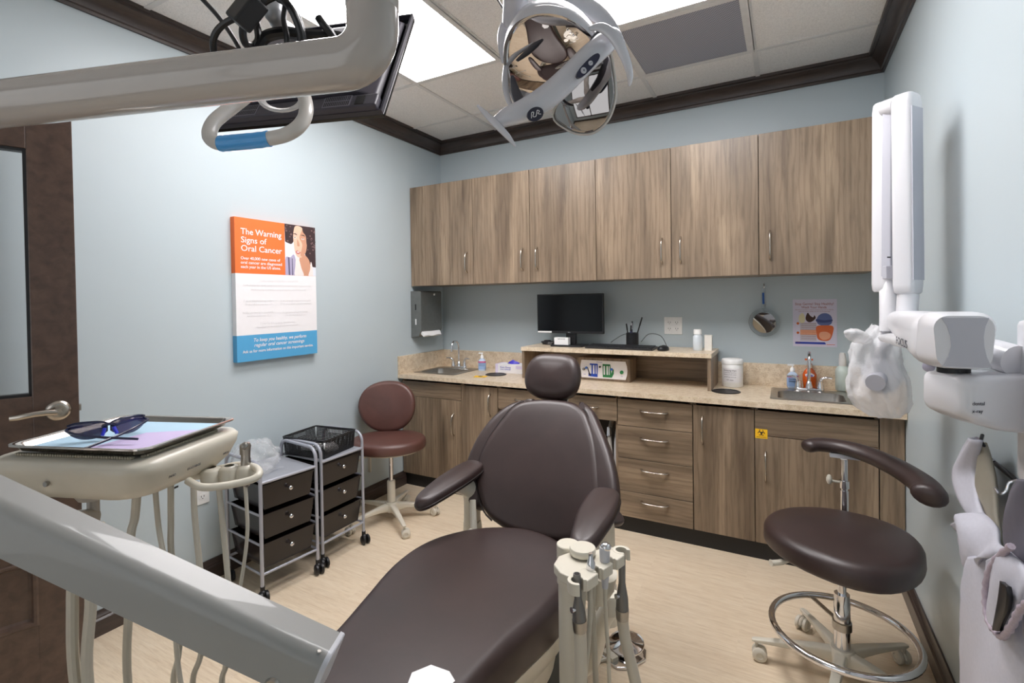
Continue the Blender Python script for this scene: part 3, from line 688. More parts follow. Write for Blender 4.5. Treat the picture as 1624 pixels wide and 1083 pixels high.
# gas flowmeter set in a walnut box
t = thing('gas_flowmeter', 'walnut box with white flowmeter panel, blue and green gauges, on the counter', 'flowmeter', (0, 0, 0))
MB().box(1.328, 1.690, -.255, -.10, CZ1+.0006, 1.000).build('housing', LAM, t, bevel=.0015)
M = basis((1.346, -.2555, CZ1+.016), (1, 0, 0), (0, 0, 1)); o_, w_, h_ = [], .326, .120
arc = [(x, y) for x, y in [(.01, 0), (w_-.012, 0), (w_-.003, .03), (w_, .06), (w_-.003, .09), (w_-.012, h_), (.01, h_), (.003, .09), (0, .06), (.003, .03)]]
MB().prism(arc, .0005, .006, M).build('faceplate', INKW, t, bevel=.001)
GB, GG = ink('gauge_blue', 28, 76, 190), ink('gauge_green', 44, 130, 76)
def plate(pts, m_, z=.0062, name='gauge_panel'): return MB().prism(pts, z, z+.0012, M).build(name, m_, t)
plate([(.060, .012), (.124, .008), (.126, .098), (.070, .098), (.074, .034), (.060, .034)], GB); plate([(.052, .07), (.056, .07), (.064, .02), (.078, .012), (.078, .022), (.060, .04)], INKK, .0066, 'arc_line')
plate([(.160, .010), (.222, .010), (.236, .036), (.236, .066), (.228, .066), (.22, .036), (.212, .098), (.160, .098)], GG)
for x0 in (.073, .094, .113): 
    MB().box(x0, x0+.010 if x0 < .11 else x0+.006, .030, .088, .0076, .014, M).build('flow_tube', WHITEP, t, bevel=.001)
for x0 in (.168, .188, .204): MB().box(x0, x0+.009 if x0 < .2 else x0+.005, .028, .086, .0076, .014, M).build('flow_tube', WHITEP, t, bevel=.001)
for cx, cy, r_, m_ in ((.028, .058, .0095, STEEL), (.046, .068, .0075, ink('dot_blue', 70, 120, 200)), (.222, .066, .008, ink('dot_blue', 70, 120, 200)), (.290, .050, .0115, GG), (.142, .078, .006, BLACKP)):
    MB().lathe([(r_, 0), (r_, .010), (r_*.8, .013), (0, .013)], M @ Matrix.Translation((cx, cy, .006)), 18).build('knob', m_, t)
join_text([text('lettering', 'Flowmeter', .010, PURP, M @ Matrix.Translation((.118, .106, .0062)), t, 'LEFT', .04), text('lettering', 'N2O', .008, INKG, M @ Matrix.Translation((.024, .02, .0062)), t), text('lettering', 'O2', .008, INKG, M @ Matrix.Translation((.285, .02, .0062)), t)])

# wipes tub, soap, spray bottle
t = thing('wipes_tub', 'white plastic tub of disinfecting wipes beside the riser', 'tub', (2.289, -.125, CZ1+.0006))
lathed('tub', [(0, 0), (.058, 0), (.060, .003), (.060, .138), (.058, .14)], CAPW, (0, 0, 0), t, 32); lathed('lid', [(.058, .138), (.0625, .140), (.0625, .160), (.058, .168), (.05, .170), (0, .169)], CAPW, (0, 0, 0), t, 32)
b = MB(); b.lathe([(.0604, .03), (.0604, .115)], None, 24, a0=-2.5, a1=-.5); b.build('label', INKW, t)
def wraptext(s, size, z, r, a_mid, m_, parent, width):
    o = text('label_lettering', s, size, m_, Matrix.Identity(4), parent, 'LEFT', width)
    for v in o.data.vertices:
        a = a_mid+(v.co.x-width/2)/r; v.co = Vector(((r+.0006)*math.cos(a), (r+.0006)*math.sin(a), z+v.co.y))
    return o
join_text([wraptext('Disinfecting Wipes', .013, .098, .0604, -1.75, INKG, t, .075), wraptext('hospital surface disinfectant', .008, .087, .0604, -1.75, INKL, t, .075), wraptext('kills germs on hard surfaces', .008, .075, .0604, -1.75, INKL, t, .075), wraptext('DANGER keep out of reach', .008, .06, .0604, -1.75, INKG, t, .07), wraptext('160 wipes', .010, .042, .0604, -1.75, INKL, t, .04)])
SOAP = mat('amber_orange_soap', RGB(214, 92, 24), .2, coat=.4)
t = thing('soap_bottle', 'orange liquid soap bottle behind the right faucet', 'bottle', (2.700, -.045, CZ1+.0006), .0)
def ov(z, a, b): return [Vector((p[0], p[1], z)) for p in rrect(a, b, min(a, b)*.95, 5)]
MB().loft([ov(0, .028, .018), ov(.004, .031, .02), ov(.05, .036, .023), ov(.085, .036, .023), ov(.108, .026, .018), ov(.122, .013, .012), ov(.135, .012, .011)]).build('bottle', SOAP, t, ang=60)
b = MB(); b.lathe([(.013, .133), (.013, .150), (.005, .153), (.005, .172), (0, .173)], None, 16); b.box(-.024, .018, -.006, .006, .168, .178); b.build('pump', SOAP, t, bevel=.001)
b = MB(); b.prism([(-.020, .075), (.020, .075), (.024, .086), (.0, .103), (-.024, .086)], 0, .001, XF((0, -.0238, 0), frame_z((0, -1, 0), (1, 0, 0)).transposed().transposed()) if False else basis((0, -.0232, 0), (1, 0, 0), (0, 0, 1))); b.build('label', INKW, t)
MB().prism([(-.016, .077), (.016, .077), (.014, .084), (-.014, .084)], 0, .0006, basis((0, -.0243, 0), (1, 0, 0), (0, 0, 1))).build('label_band', PURP, t)
t = thing('spray_bottle', 'frosted pale green spray bottle right of the right sink faucet', 'bottle', (2.862, -.058, CZ1+.005))
lathed('bottle', [(0, 0), (.033, 0), (.036, .004), (.037, .11), (.033, .125), (.02, .140), (.015, .143)], mat('pale_green_bottle', RGB(196, 208, 200), .3), (0, 0, 0), t); lathed('cap', [(.018, .140), (.019, .172), (.015, .205), (.012, .215), (0, .217)], mat('translucent_cap', RGB(218, 216, 212), .35), (0, 0, 0), t)

# things on the back wall
def outlet(M, n, label, group=None):
    t = thing('wall_outlet', label, 'outlet'); t.matrix_world = M
    wd = .070+.048*(n-1); MB().box(-wd/2, wd/2, -.058, .058, .0005, .006).build('cover_plate', CAPW, t, bevel=.002)
    for k in range(n):
        cx = (k-(n-1)/2)*.048
        for cy in (-.021, .021):
            b = MB(); b.prism([(x+cx, y+cy) for x, y in rrect(.017, .014, .008)], .006, .0075); o = b.build('socket', CAPW, t)
            b = MB(); b.box(cx-.008, cx-.0055, cy-.002, cy+.007, .0072, .0079); b.box(cx+.0055, cx+.008, cy-.002, cy+.007, .0072, .0079); b.box(cx-.002, cx+.002, cy-.010, cy-.006, .0072, .0079); b.build('slots', BLACKP, o)
outlet(basis((1.915, -.0002, 1.209), (1, 0, 0), (0, 0, 1)), 2, 'double white power outlet on the back wall right of the pen cup')
outlet(basis((.0002, -2.035, .455), (0, 1, 0), (0, 0, 1)), 1, 'white power outlet low on the left wall behind the drawer cart')
ACR = m_glass('clear_acrylic', (.86, .92, .95, 1), .05, .45); MIRR = mat('mirror_silvering', RGB(225, 228, 230), .02, 1)
t = thing('hand_mirror', 'round clear-framed hand mirror hanging on the back wall', 'hand mirror', (2.463, -.028, 1.237)); t.rotation_euler = (math.radians(7), 0, math.radians(-7.6))
M = Matrix.Rotation(PI/2, 4, 'X')
MB().lathe([(.064, -.002), (.064, .007), (.070, .010), (.086, .008), (.088, .003), (.086, -.002)], M, 40).build('rim', ACR, t); MB().lathe([(0, .0), (.065, .0), (.065, .006), (0, .0075)], M, 40).build('mirror_glass', MIRR, t)
MB().box(-.012, .012, -.006, .001, .085, .215).build('handle', ACR, t, bevel=.003); MB().box(-.006, .006, -.0075, -.0058, .115, .185).build('printed_strip', ink('strip_blue', 44, 90, 160), t)
tag(MB().tube(catmull([(2.463, -.0012, 1.475), (2.463, -.014, 1.473), (2.463, -.02, 1.455), (2.463, -.013, 1.445)], 5), .0035, 8).build('wall_hook', CHROME), 'small hook above the hand mirror', 'hook')
t = thing('key_lock', 'small brass lock at the right wall under the end of the wall cabinets', 'lock', (3.07, -.06, 1.452))
b = MB(); b.tube([(0, 0, 0), (-.03, 0, 0)], .005, 10); b.build('shaft', STEEL, t); b = MB(); b.lathe([(0, 0), (.013, 0), (.016, .006), (.013, .014), (0, .016)], XF((-.046, 0, 0), frame_z((1, 0, 0))), 18); b.build('knob', BRASS, t)
t = thing('hand_washing_notice', 'hand washing notice with germ pictures taped on the back wall', 'notice', (0, 0, 0))
NB = basis((2.6165, -.0012, 1.094), (1, 0, 0), (0, 0, 1)); MB().box(0, .224, 0, .282, -.0006, .0003, NB).build('sheet', ink('notice_paper', 216, 210, 226), t)
def nt(s, x, y, size, m_, w_): return text('lettering', s, size, m_, NB @ Matrix.Translation((x, y, .0006)), t, 'LEFT', w_, ext=.0001)
NRED = ink('notice_red', 150, 52, 38); NBL = ink('notice_blue', 40, 62, 160)
L = [nt('Stop Germs! Stay Healthy!', .012, .248, .021, NRED, .196), nt('Wash Your Hands', .045, .228, .021, NRED, .128), nt('whenever you are sick or caring for someone who is sick or using the', .012, .218, .007, NBL, .195), nt('bathroom, before eating, and after touching garbage', .03, .208, .007, NBL, .16), nt('CDC', .018, .021, .011, INKW, .02)]
for k in range(8): L.append(nt('wet your hands with clean running water', .045, .137-.013*k, .0065, INKG, .075))
join_text(L)
np_ = MB(); nmat = [ink('germ_blue', 96, 110, 160), ink('germ_orange', 214, 104, 52), ink('germ_peach', 232, 164, 128), ink('germ_dark', 70, 40, 32), ink('germ_cream', 224, 214, 176), ink('panel_grey', 196, 188, 196), ink('dot_orange', 206, 96, 20), NBL, ink('germ_shade', 64, 76, 128)]
def npoly(mi, pts, z, sm=True):
    np_.cur = mi; P = catmull([(a, b_, 0) for a, b_ in pts], 5, True) if sm else [(a, b_, 0) for a, b_ in pts]
    np_.add([NB @ Vector((p[0], p[1], z)) for p in P], [tuple(range(len(P)))])
npoly(5, [(.038, .035), (.122, .035), (.122, .142), (.038, .142)], .00035, False); npoly(2, [(.038, .07), (.122, .07), (.122, .10), (.038, .10)], .0004, False)
npoly(4, [(.032, .18), (.05, .20), (.062, .18), (.06, .145), (.035, .145)], .0004)
npoly(3, [(.068, .18), (.078, .202), (.09, .185), (.105, .175), (.112, .187), (.118, .17), (.10, .15), (.082, .146), (.068, .16)], .0005)
npoly(0, [(.125, .17), (.145, .195), (.175, .198), (.198, .178), (.198, .14), (.17, .125), (.13, .135)], .0004); npoly(8, [(.122, .165), (.16, .158), (.20, .162), (.197, .150), (.16, .143), (.124, .148)], .00045)
npoly(1, [(.122, .12), (.16, .128), (.205, .122), (.203, .08), (.19, .045), (.165, .035), (.13, .045), (.122, .08)], .0005); npoly(2, [(.14, .085), (.17, .09), (.192, .075), (.185, .05), (.155, .042), (.136, .06)], .00055)
for y in (.138, .082): npoly(6, [(.019, y), (.026, y+.008), (.034, y), (.026, y-.008)], .0005)
npoly(7, [(.012, .015), (.17, .015), (.164, .028), (.012, .028)], .0004, False); npoly(1, [(.172, .013), (.214, .013), (.214, .016), (.172, .016)], .0004, False)
np_.build('picture_print', nmat, t, smooth=False)
# suction hoses stored in the knee space
t = thing('suction_hose', 'grey-white suction hoses hanging in the open knee space behind the chair', 'hose', (0, 0, 0))
b = MB(); b.tube(catmull([(1.655, -.36, .64), (1.650, -.44, .55), (1.652, -.47, .40), (1.64, -.45, .20), (1.62, -.40, .11)], 6), .011, 10); b.build('hose', WHITEG, t)
b = MB(); b.tube(catmull([(1.60, -.34, .64), (1.605, -.44, .56), (1.628, -.48, .40), (1.645, -.46, .22), (1.63, -.3, .11)], 6), .013, 10); b.build('hose', GREYP, t)
b = MB(); b.tube([(1.603, -.44, .59), (1.608, -.46, .54)], [.016, .018], 14); b.build('coupling', CHROME, t)
# ------------------------------------------------------------------ wheeled stools
WHEEL = mat('cream_wheel_plastic', RGB(206, 200, 186), .45)
def star_base(t, R, a0, hubz=.10, colr=.026):
    MB().lathe([(0, .055), (.030, .055), (.040, .062), (.042, .105), (.036, .118), (.0, .119)], None, 24).build('hub', CREAM, t, ang=40)
    for k in range(5):
        a = a0+k*2*PI/5; d = Vector((math.cos(a), math.sin(a), 0)); s_ = Vector((-d.y, d.x, 0))
        rings = []
        for q, hw, zt, zb in ((.030, .020, .112, .062), (.09, .018, .108, .072), (.16, .015, .098, .074), (R-.03, .012, .084, .070), (R, .011, .080, .068), (R+.012, .008, .077, .069)):
            sec = rrect(hw, (zt-zb)/2, min(hw, (zt-zb)/2)*.45, 3)
            rings.append([d*q+s_*x+Vector((0, 0, (zt+zb)/2+y)) for x, y in sec])
        lg = MB().loft(rings).build('leg', CREAM, t, ang=50)
        ca = a+.9*(k-2); c = Vector((math.cos(ca), math.sin(ca), 0)); cs = Vector((-c.y, c.x, 0)); o = d*(R-.004)
        b = MB(); b.cyl(o+Vector((0, 0, .046)), o+Vector((0, 0, .070)), .006, 8)
        Mw = XF(o-c*.010+Vector((0, 0, .0265)), frame_z(cs))
        for s2 in (-1, 1): b.lathe([(0, s2*.006), (.022, s2*.006), (.026, s2*.009), (.026, s2*.019), (.022, s2*.023), (.012, s2*.024), (.010, s2*.021), (0, s2*.021)], Mw, 20)
        b.lathe([(.004, -.005), (.024, -.005), (.027, 0), (.024, .005), (.004, .005)], Mw, 20, a0=0, a1=PI)
        b.build('caster', WHEEL, lg, ang=40)
def gas_column(t, z0_, z1_):
    MB().lathe([(.026, z0_), (.026, z0_+.16), (.0245, z0_+.165), (.0245, z0_+.20), (0, z0_+.20)], None, 20).build('column_sleeve', CHROME, t, ang=40)
    MB().lathe([(.014, z0_+.19), (.014, z1_-.06), (.022, z1_-.06), (.025, z1_-.045), (.025, z1_), (0, z1_)], None, 20).build('gas_lift', CHROME, t, ang=40)
# hygienist stool by the left wall
t = thing('hygienist_stool', 'brown vinyl stool with round backrest beside the drawer carts', 'stool', (.355, -1.055, 0), 0, group='wheeled dental stools')
star_base(t, .285, math.radians(-33)); 
MB().lathe([(.026, .11), (.026, .25), (.023, .255), (.0, .255)], None, 20).build('column_sleeve', CREAM, t, ang=40)
MB().lathe([(.014, .25), (.014, .43), (0, .43)], None, 20).build('gas_lift', CHROME, t)
def ell(a, b_, n=40, p=2.0, egg=0):
    o = []
    for k in range(n):
        th = 2*PI*k/n; c, s_ = math.cos(th), math.sin(th)
        x = a*abs(c)**(2/p)*(1 if c > 0 else -1); y = b_*abs(s_)**(2/p)*(1 if s_ > 0 else -1)*(1+egg*c); o.append((x, y))
    return o
vr = math.radians(-28.8)   # seat turned towards the room
MB().cushion(ell(.242, .21, egg=0), .072, .034, .012, .5, Matrix.Translation((-.035, .02, .452)) @ Matrix.Rotation(-vr*0+.5, 4, 'Z')).build('seat', LEATHER2, t, ang=80)
MB().cushion(ell(.205, .175), .012, .006, 0, .5, Matrix.Translation((-.035, .02, .440)) @ Matrix.Rotation(.5, 4, 'Z')).build('seat_pan', CREAM, t)
bc = Vector((-.10, .19, 0))
Mb = Matrix.Translation((-.160, .160, .655)) @ Matrix.Rotation(math.radians(28.8), 4, 'Z') @ Matrix.Rotation(math.radians(90-9), 4, 'X')
MB().cushion([(x*(1-.10*(-y/.18 if y < 0 else 0)), y) for x, y in ell(.192, .172, p=2.25)], .060, .03, .008, .5, Mb @ Matrix.Translation((0, .03, -.02)), warp=lambda v: (v.x, v.y, v.z+1.1*v.x*v.x)).build('backrest', LEATHER2, t, ang=80)
b = MB(); P = catmull([(-.05, .06, .444), (-.12, .15, .43), (-.172, .215, .47), (-.180, .222, .56), (-.172, .205, .64)], 6); b.tube(P, 1, sec=[(.018, .004), (-.018, .004), (-.018, -.004), (.018, -.004)]); b.build('backrest_bracket', CREAM, t)
def lever(pts, r, m, t, name='lever'): return MB().tube(catmull(pts, 6), r, 8).build(name, m, t)
lever([(-.02, -.02, .438), (-.09, -.13, .425), (-.13, -.17, .40), (-.16, -.19, .382)], .0045, CREAM, t)
MB().sphere((-.165, -.195, .380), .02, 14, (1.6, .9, .55)).build('lever_paddle', CREAM, t)
MB().box(-.075, -.052, -.125, -.118, .335, .44).build('adjusting_tab', CREAM, t, bevel=.002)
# doctor stool by the right wall
t = thing('doctor_stool', 'brown vinyl stool with curved arm bar and chrome foot ring near the right wall', 'stool', (2.753, -1.315, 0), 0, group='wheeled dental stools')
star_base(t, .285, math.radians(42)); gas_column(t, .115, .475)
egg = ell(.245, .245, 44, 2.15, .16)
def saddle(v): return (v.x, v.y, v.z-.25*v.x*v.x-.22*v.y*v.y+.012)
MB().cushion(egg, .078, .036, .010, .45, Matrix.Translation((-.01, -.01, .468)) @ Matrix.Rotation(math.radians(-18), 4, 'Z'), warp=saddle).build('seat', LEATHER, t, ang=80)
MB().cushion(ell(.20, .20, 40, 2.1, .1), .010, .005, 0, .5, Matrix.Translation((-.01, -.01, .461)) @ Matrix.Rotation(math.radians(-18), 4, 'Z')).build('seat_pan', CREAM, t)
b = MB(); RR, rr_ = .228, .0125
b.tube([(RR*math.cos(a), RR*math.sin(a), .175) for a in [k*2*PI/48 for k in range(48)]], rr_, 14, closed=True); b.build('foot_ring', CHROME, t, ang=80)
b = MB()
for a in (2.0,): b.tube([(.026*math.cos(a), .026*math.sin(a), .20), (.10*math.cos(a), .10*math.sin(a), .19), (RR*math.cos(a), RR*math.sin(a), .175)], 1, sec=[(.009, .002), (-.009, .002), (-.009, -.002), (.009, -.002)])
b.lathe([(.027, .185), (.031, .187), (.031, .215), (.027, .217)], None, 20); b.build('ring_spokes', STEEL, t)
b = MB(); b.cyl((.030, .255, .50), (.030, .255, .735), .0125, 16); b.cyl((.030, .255, .62), (.030, .255, .650), .018, 16); b.cyl((.030, .255, .50), (.030, .255, .61), .0155, 16); b.build('arm_post', CHROME, t, ang=40)
b = MB(); b.tube([(.02, .14, .468), (.03, .27, .475), (.030, .262, .51)], .012, 8); b.build('post_bracket', STEEL, t)
b = MB(); b.tube([(.02, .255, .64), (-.015, .245, .645)], .005, 8); b.sphere((-.022, .243, .65), .011, 10, (1, 1, 1.9)); b.build('clamp_knob', CREAM, t)
AP = catmull([(-.108, .235, .772), (-.06, .262, .782), (.02, .262, .782), (.10, .215, .778), (.170, .120, .770), (.222, .015, .758), (.236, -.06, .748), (.225, -.105, .742)], 6)
def aw(i, n):
    t_ = i/(n-1); w = .036+.016*t_; e = min(1, (i+.35)/3.2, (n-1-i+.35)/4.2); return w*math.sqrt(max(0, 1-(1-e)**2))
n_ = len(AP); b = MB(); b.tube(AP, [aw(i, n_) for i in range(n_)], sec=[(math.cos(a)*.72, math.sin(a)*1.0) for a in [k*PI/8 for k in range(16)]], ref=(0, 1, 0)); b.build('arm_pad', LEATHER, t, ang=80)
MB().box(-.02, .085, .235, .275, .742, .760).build('arm_plate', WHITEG, t, bevel=.003)
b = MB(); b.tube(catmull([(-.12, -.08, .455), (-.19, -.14, .45), (-.225, -.165, .45)], 4), [.006]*4+[.010]*4+[.012], 10); b.build('height_lever', CREAM, t)

# ------------------------------------------------------------------ three-drawer rolling carts
def cart(label, loc, rot, grp):
    t = thing('drawer_cart', label, 'cart', loc, rot, group=grp)
    hw, hd = .146, .16; r = .0085
    for sy in (-1, 1):
        y = sy*hw; P = [(hd, y, .055), (hd, y, .595)]
        for k in range(1, 7): a = k*PI/12; P.append((hd-.055+.055*math.cos(a), y, .595+.055*math.sin(a)))
        for k in range(0, 7): a = PI/2+k*PI/12; P.append((-hd+.055+.055*math.cos(a), y, .595+.055*math.sin(a)))
        P.append((-hd, y, .055)); b = MB(); b.tube(P, r, 12)
        for z in (.125, .262, .402): b.cyl((-hd, y, z), (hd, y, z), .0055, 8)
        b.build('side_frame', SILVERF, t, ang=60)
        for sx in (-1, 1):
            b = MB(); c = Vector((sx*hd+.012, y, .0265)); Mw = XF(c, frame_z((.3, 1, 0)))
            for s2 in (-1, 1): b.lathe([(0, s2*.005), (.021, s2*.005), (.0255, s2*.008), (.0255, s2*.018), (.02, s2*.022), (0, s2*.021)], Mw, 18)
            b.cyl((sx*hd, y, .045), (sx*hd, y, .072), .011, 10); b.sphere((sx*hd+.004, y, .04), .017, 12); b.build('caster', BLACKP, t, ang=40)
    b = MB()
    for x in (hd, -hd): 
        for z_, r_ in ((.125, .0065), (.556, .0075)): MB().cyl((x, -hw, z_), (x, hw, z_), r_, 10).build('cross_bar', SILVERF, t)
    MB().box(-hd+.004, hd-.004, -hw+.007, hw-.007, .553, .561).build('top_shelf', MESHG, t, bevel=.001)
    for k, z in enumerate((.142, .280, .420)):
        h = .120; f, g = hw-.010, hw-.026
        def rect(x, w, zz): return [Vector((x, -w, zz)), Vector((x, w, zz))]
        xb, xf = -hd+.012, hd-.006; bt, tp = z, z+h
        V = [(xb+.01, -g, bt), (xf-.012, -g, bt), (xf-.012, g, bt), (xb+.01, g, bt), (xb, -f, tp), (xf, -f, tp), (xf, f, tp), (xb, f, tp)]
        b = MB(); b.add(V, [(0, 1, 2, 3), (0, 4, 5, 1), (1, 5, 6, 2), (2, 6, 7, 3), (3, 7, 4, 0)]); b.box(xf-.001, xf+.004, -f-.003, f+.003, tp-.006, tp+.002); b.box(xb, xf, f-.001, f+.004, tp-.004, tp); b.box(xb, xf, -f-.004, -f+.001, tp-.004, tp)
        d = b.build('drawer', SMOKE if True else SMOKEG, t, smooth=False)
        d.modifiers.new('wall', 'SOLIDIFY').thickness = .002
        b = MB(); b.lathe([(.0035, 0), (.0035, .010), (.0095, .013), (.0115, .019), (.0085, .025), (0, .0265)], XF((xf-.003, 0, tp-.046), frame_z((1, 0, 0))), 18); b.build('knob', CHROME, d, ang=60)
    return t
GC = 'three-drawer rolling carts along the left wall'
cart('three-drawer rolling cart with a clear plastic bag on top', (.275, -1.839, 0), math.radians(-6), GC)
cart('three-drawer rolling cart carrying the black perforated basket', (.266, -1.513, 0), 0, GC)
# basket
t = thing('perforated_basket', 'black perforated plastic basket on the farther rolling cart', 'basket', (.262, -1.525, .5625), math.radians(8))
b = MB(); X1, Y1, H1 = .135, .118, .098
def bw(p, q, z0_, z1_, n, m_):
    p, q = Vector(p), Vector(q); d = (q-p); nrm = Vector((d.y, -d.x, 0)).normalized()*.0012; out = Vector((p.x+q.x, p.y+q.y, 0)).normalized()*.012
    for k in range(n+1):
        c = p+d*(k/n); e = d.normalized()*.0018
        vs = []
        for z, o in ((z0_, Vector()), (z1_, out)):
            vs += [c-e-nrm+o+Vector((0, 0, z)), c+e-nrm+o+Vector((0, 0, z)), c+e+nrm+o+Vector((0, 0, z)), c-e+nrm+o+Vector((0, 0, z))]
        b.add(vs, [(0, 1, 5, 4), (1, 2, 6, 5), (2, 3, 7, 6), (3, 0, 4, 7)])
    for k in range(m_+1):
        f_ = k/m_; z = z0_+(z1_-z0_)*f_; o = out*f_; h_ = .0018
        if k in (m_-3, m_-2):
            segs = ((0, .32), (.68, 1))
        else: segs = ((0, 1),)
        for s0, s1 in segs:
            a_, c_ = p+d*s0+o, p+d*s1+o; b.add([a_-nrm+Vector((0, 0, z-h_)), c_-nrm+Vector((0, 0, z-h_)), c_+nrm+Vector((0, 0, z-h_)), a_+nrm+Vector((0, 0, z-h_)), a_-nrm+Vector((0, 0, z+h_)), c_-nrm+Vector((0, 0, z+h_)), c_+nrm+Vector((0, 0, z+h_)), a_+nrm+Vector((0, 0, z+h_))], [(0, 1, 5, 4), (2, 3, 7, 6), (4, 5, 6, 7), (3, 2, 1, 0)])
C4 = [(-X1, -Y1, 0), (X1, -Y1, 0), (X1, Y1, 0), (-X1, Y1, 0)]
for k in range(4): bw(C4[k], C4[(k+1) % 4], .004, H1, 26, 11)
b.box(-X1, X1, -Y1, Y1, 0, .004); b.build('lattice', BLACKP, t, smooth=False)
rim = [Vector((x, y, H1)) for x, y in rrect(X1+.010, Y1+.010, .012, 4)]; MB().tube(rim, .0048, 8, closed=True).build('rim', BLACKP, t)
for k, (x, y, rz, lab) in enumerate(((-.045, -.02, .3, 'white folded gauze pack at the back of the basket'), (.05, .03, -.5, 'white folded gauze pack at the front of the basket'))):
    o = MB().cushion(rrect(.05, .035, .01), .03, .012, .004, .5).build('gauze_pack', PAPERW); tag(o, lab, 'gauze', 'white packs in the basket'); o.location = Vector((.262, -1.525, .5675))+Vector((x, y, 0)); o.rotation_euler = (0, 0, rz)
# clear bag on the near cart: a crumpled closed film
def crumple(c, sx, sy, sz, seed, n=34, amp=.30):
    b = MB(); R = []
    for i in range(n+1):
        th = PI*i/n; ring = []
        for j in range(2*n):
            ph = PI*j/n; d = Vector((math.sin(th)*math.cos(ph), math.sin(th)*math.sin(ph), math.cos(th)))
            f = 1+amp*(noise.noise(d*2.1+Vector((seed, 0, 0)))+.55*abs(noise.noise(d*5+Vector((0, seed, 0))))*1.6-.3*abs(noise.noise(d*11+Vector((0, 0, seed)))))
            p = Vector((d.x*sx*f, d.y*sy*f, max(d.z*sz*f, -sz*.55)+sz*.55)); ring.append(Vector(c)+p)
        R.append(ring)
    return b.loft(R, False, False)
FILM = NT('clear_crinkled_film'); FILM.set(Base_Color=(.93, .94, .96, 1), Roughness=.16, Alpha=.22, Specular_IOR_Level=.9); v = FILM.coords(); FILM.bump(FILM.noise(v, 70, 4, .7, 1.2), .9, .004); FILM = FILM.m
t = thing('plastic_bag', 'crumpled clear plastic bag lying on the near rolling cart', 'plastic bag', (0, 0, 0))
crumple((.215, -1.885, .563), .115, .105, .085, 4.2).build('film', FILM, t, ang=180); 
b = MB(); b.add([Vector((.20+.16*u_+.012*math.sin(7*v_), -1.97+.13*v_+.01*math.sin(9*u_), .566+.008*abs(math.sin(5*u_+3*v_))+.004)) for v_ in [k/8 for k in range(9)] for u_ in [k/8 for k in range(9)]], [(r_*9+c_, r_*9+c_+1, r_*9+c_+10, r_*9+c_+9) for r_ in range(8) for c_ in range(8)]); b.build('loose_flap', FILM, t, ang=180)
# ------------------------------------------------------------------ the dental patient chair
t = thing('dental_chair', 'large dark brown dental patient chair in the middle of the room', 'dental chair', (0, 0, 0))
so = catmull([(1.440, -1.935, 0), (1.520, -1.835, 0), (1.62, -1.775, 0), (1.73, -1.752, 0), (1.86, -1.79, 0), (1.965, -1.895, 0), (1.997, -2.03, 0), (1.990, -2.17, 0), (1.965, -2.32, 0), (1.955, -2.42, 0), (1.950, -2.52, 0), (1.945, -2.80, 0), (1.92, -3.02, 0), (1.80, -3.11, 0), (1.66, -3.11, 0), (1.545, -3.03, 0), (1.520, -2.80, 0), (1.512, -2.62, 0), (1.492, -2.51, 0), (1.455, -2.38, 0), (1.405, -2.20, 0), (1.400, -2.05, 0)], 4, True)
MB().cushion([(p.x, p.y) for p in so], .125, .045, .006, .4, Matrix.Translation((0, 0, .400)), rings=7).build('seat', LEATHER, t, ang=80)
def scaled(f, z, cy=-2.35, ly=1): return [Vector((1.71+(p.x-1.71)*f, cy+(p.y-cy)*f*ly, z)) for p in so]
MB().loft([scaled(.90, .33), scaled(.97, .37), scaled(.985, .405), scaled(.96, .408)][::1]).build('seat_shell', CREAM, t, ang=60)
MB().loft([scaled(.80, .24, -2.2, .8), scaled(.86, .335, -2.3, .9)]).build('under_shell', CREAM, t, ang=60)
BASEG = mat('grey_green_base_enamel', RGB(92, 94, 88), .45)
MB().cushion(rrect(.245, .50, .07, 6), .085, .03, .0, .3, Matrix.Translation((1.70, -2.22, 0))).build('floor_base', BASEG, t, ang=60)
b = MB(); b.box(1.58, 1.82, -2.55, -2.1, .08, .25); b.build('lift_column', BASEG, t, bevel=.02)
# backrest pad lies in a reclined plane
vy = Vector((0, .30, .465)).normalized(); vx = Vector((1, 0, 0)); nn = vx.cross(vy)
MBk = Matrix.Translation((1.70, -1.80, .50)) @ Matrix((vx, vy, nn)).transposed().to_4x4()
pad = catmull([(-.175, .515, 0), (-.10, .552, 0), (0.0, .564, 0), (.09, .556, 0), (.150, .520, 0), (.185, .47, 0), (.225, .395, 0), (.262, .285, 0), (.282, .19, 0), (.270, .10, 0), (.215, .035, 0), (.10, .006, 0), (-.05, .006, 0), (-.175, .045, 0), (-.238, .13, 0), (-.262, .24, 0), (-.250, .34, 0), (-.215, .44, 0)], 4, True)
MB().cushion([(p.x, p.y) for p in pad], .058, .030, .006, .4, MBk @ Matrix.Translation((0, 0, -.058)), warp=lambda v: (v.x, v.y, v.z+.9*abs(v.x-.01)**2.2-.02*max(0, .15-v.y)/.15)).build('backrest', LEATHER, t, ang=80)
rimp = [Vector((p.x*1.0, p.y, -.030+.9*abs(p.x-.01)**2.2)) for p in pad]
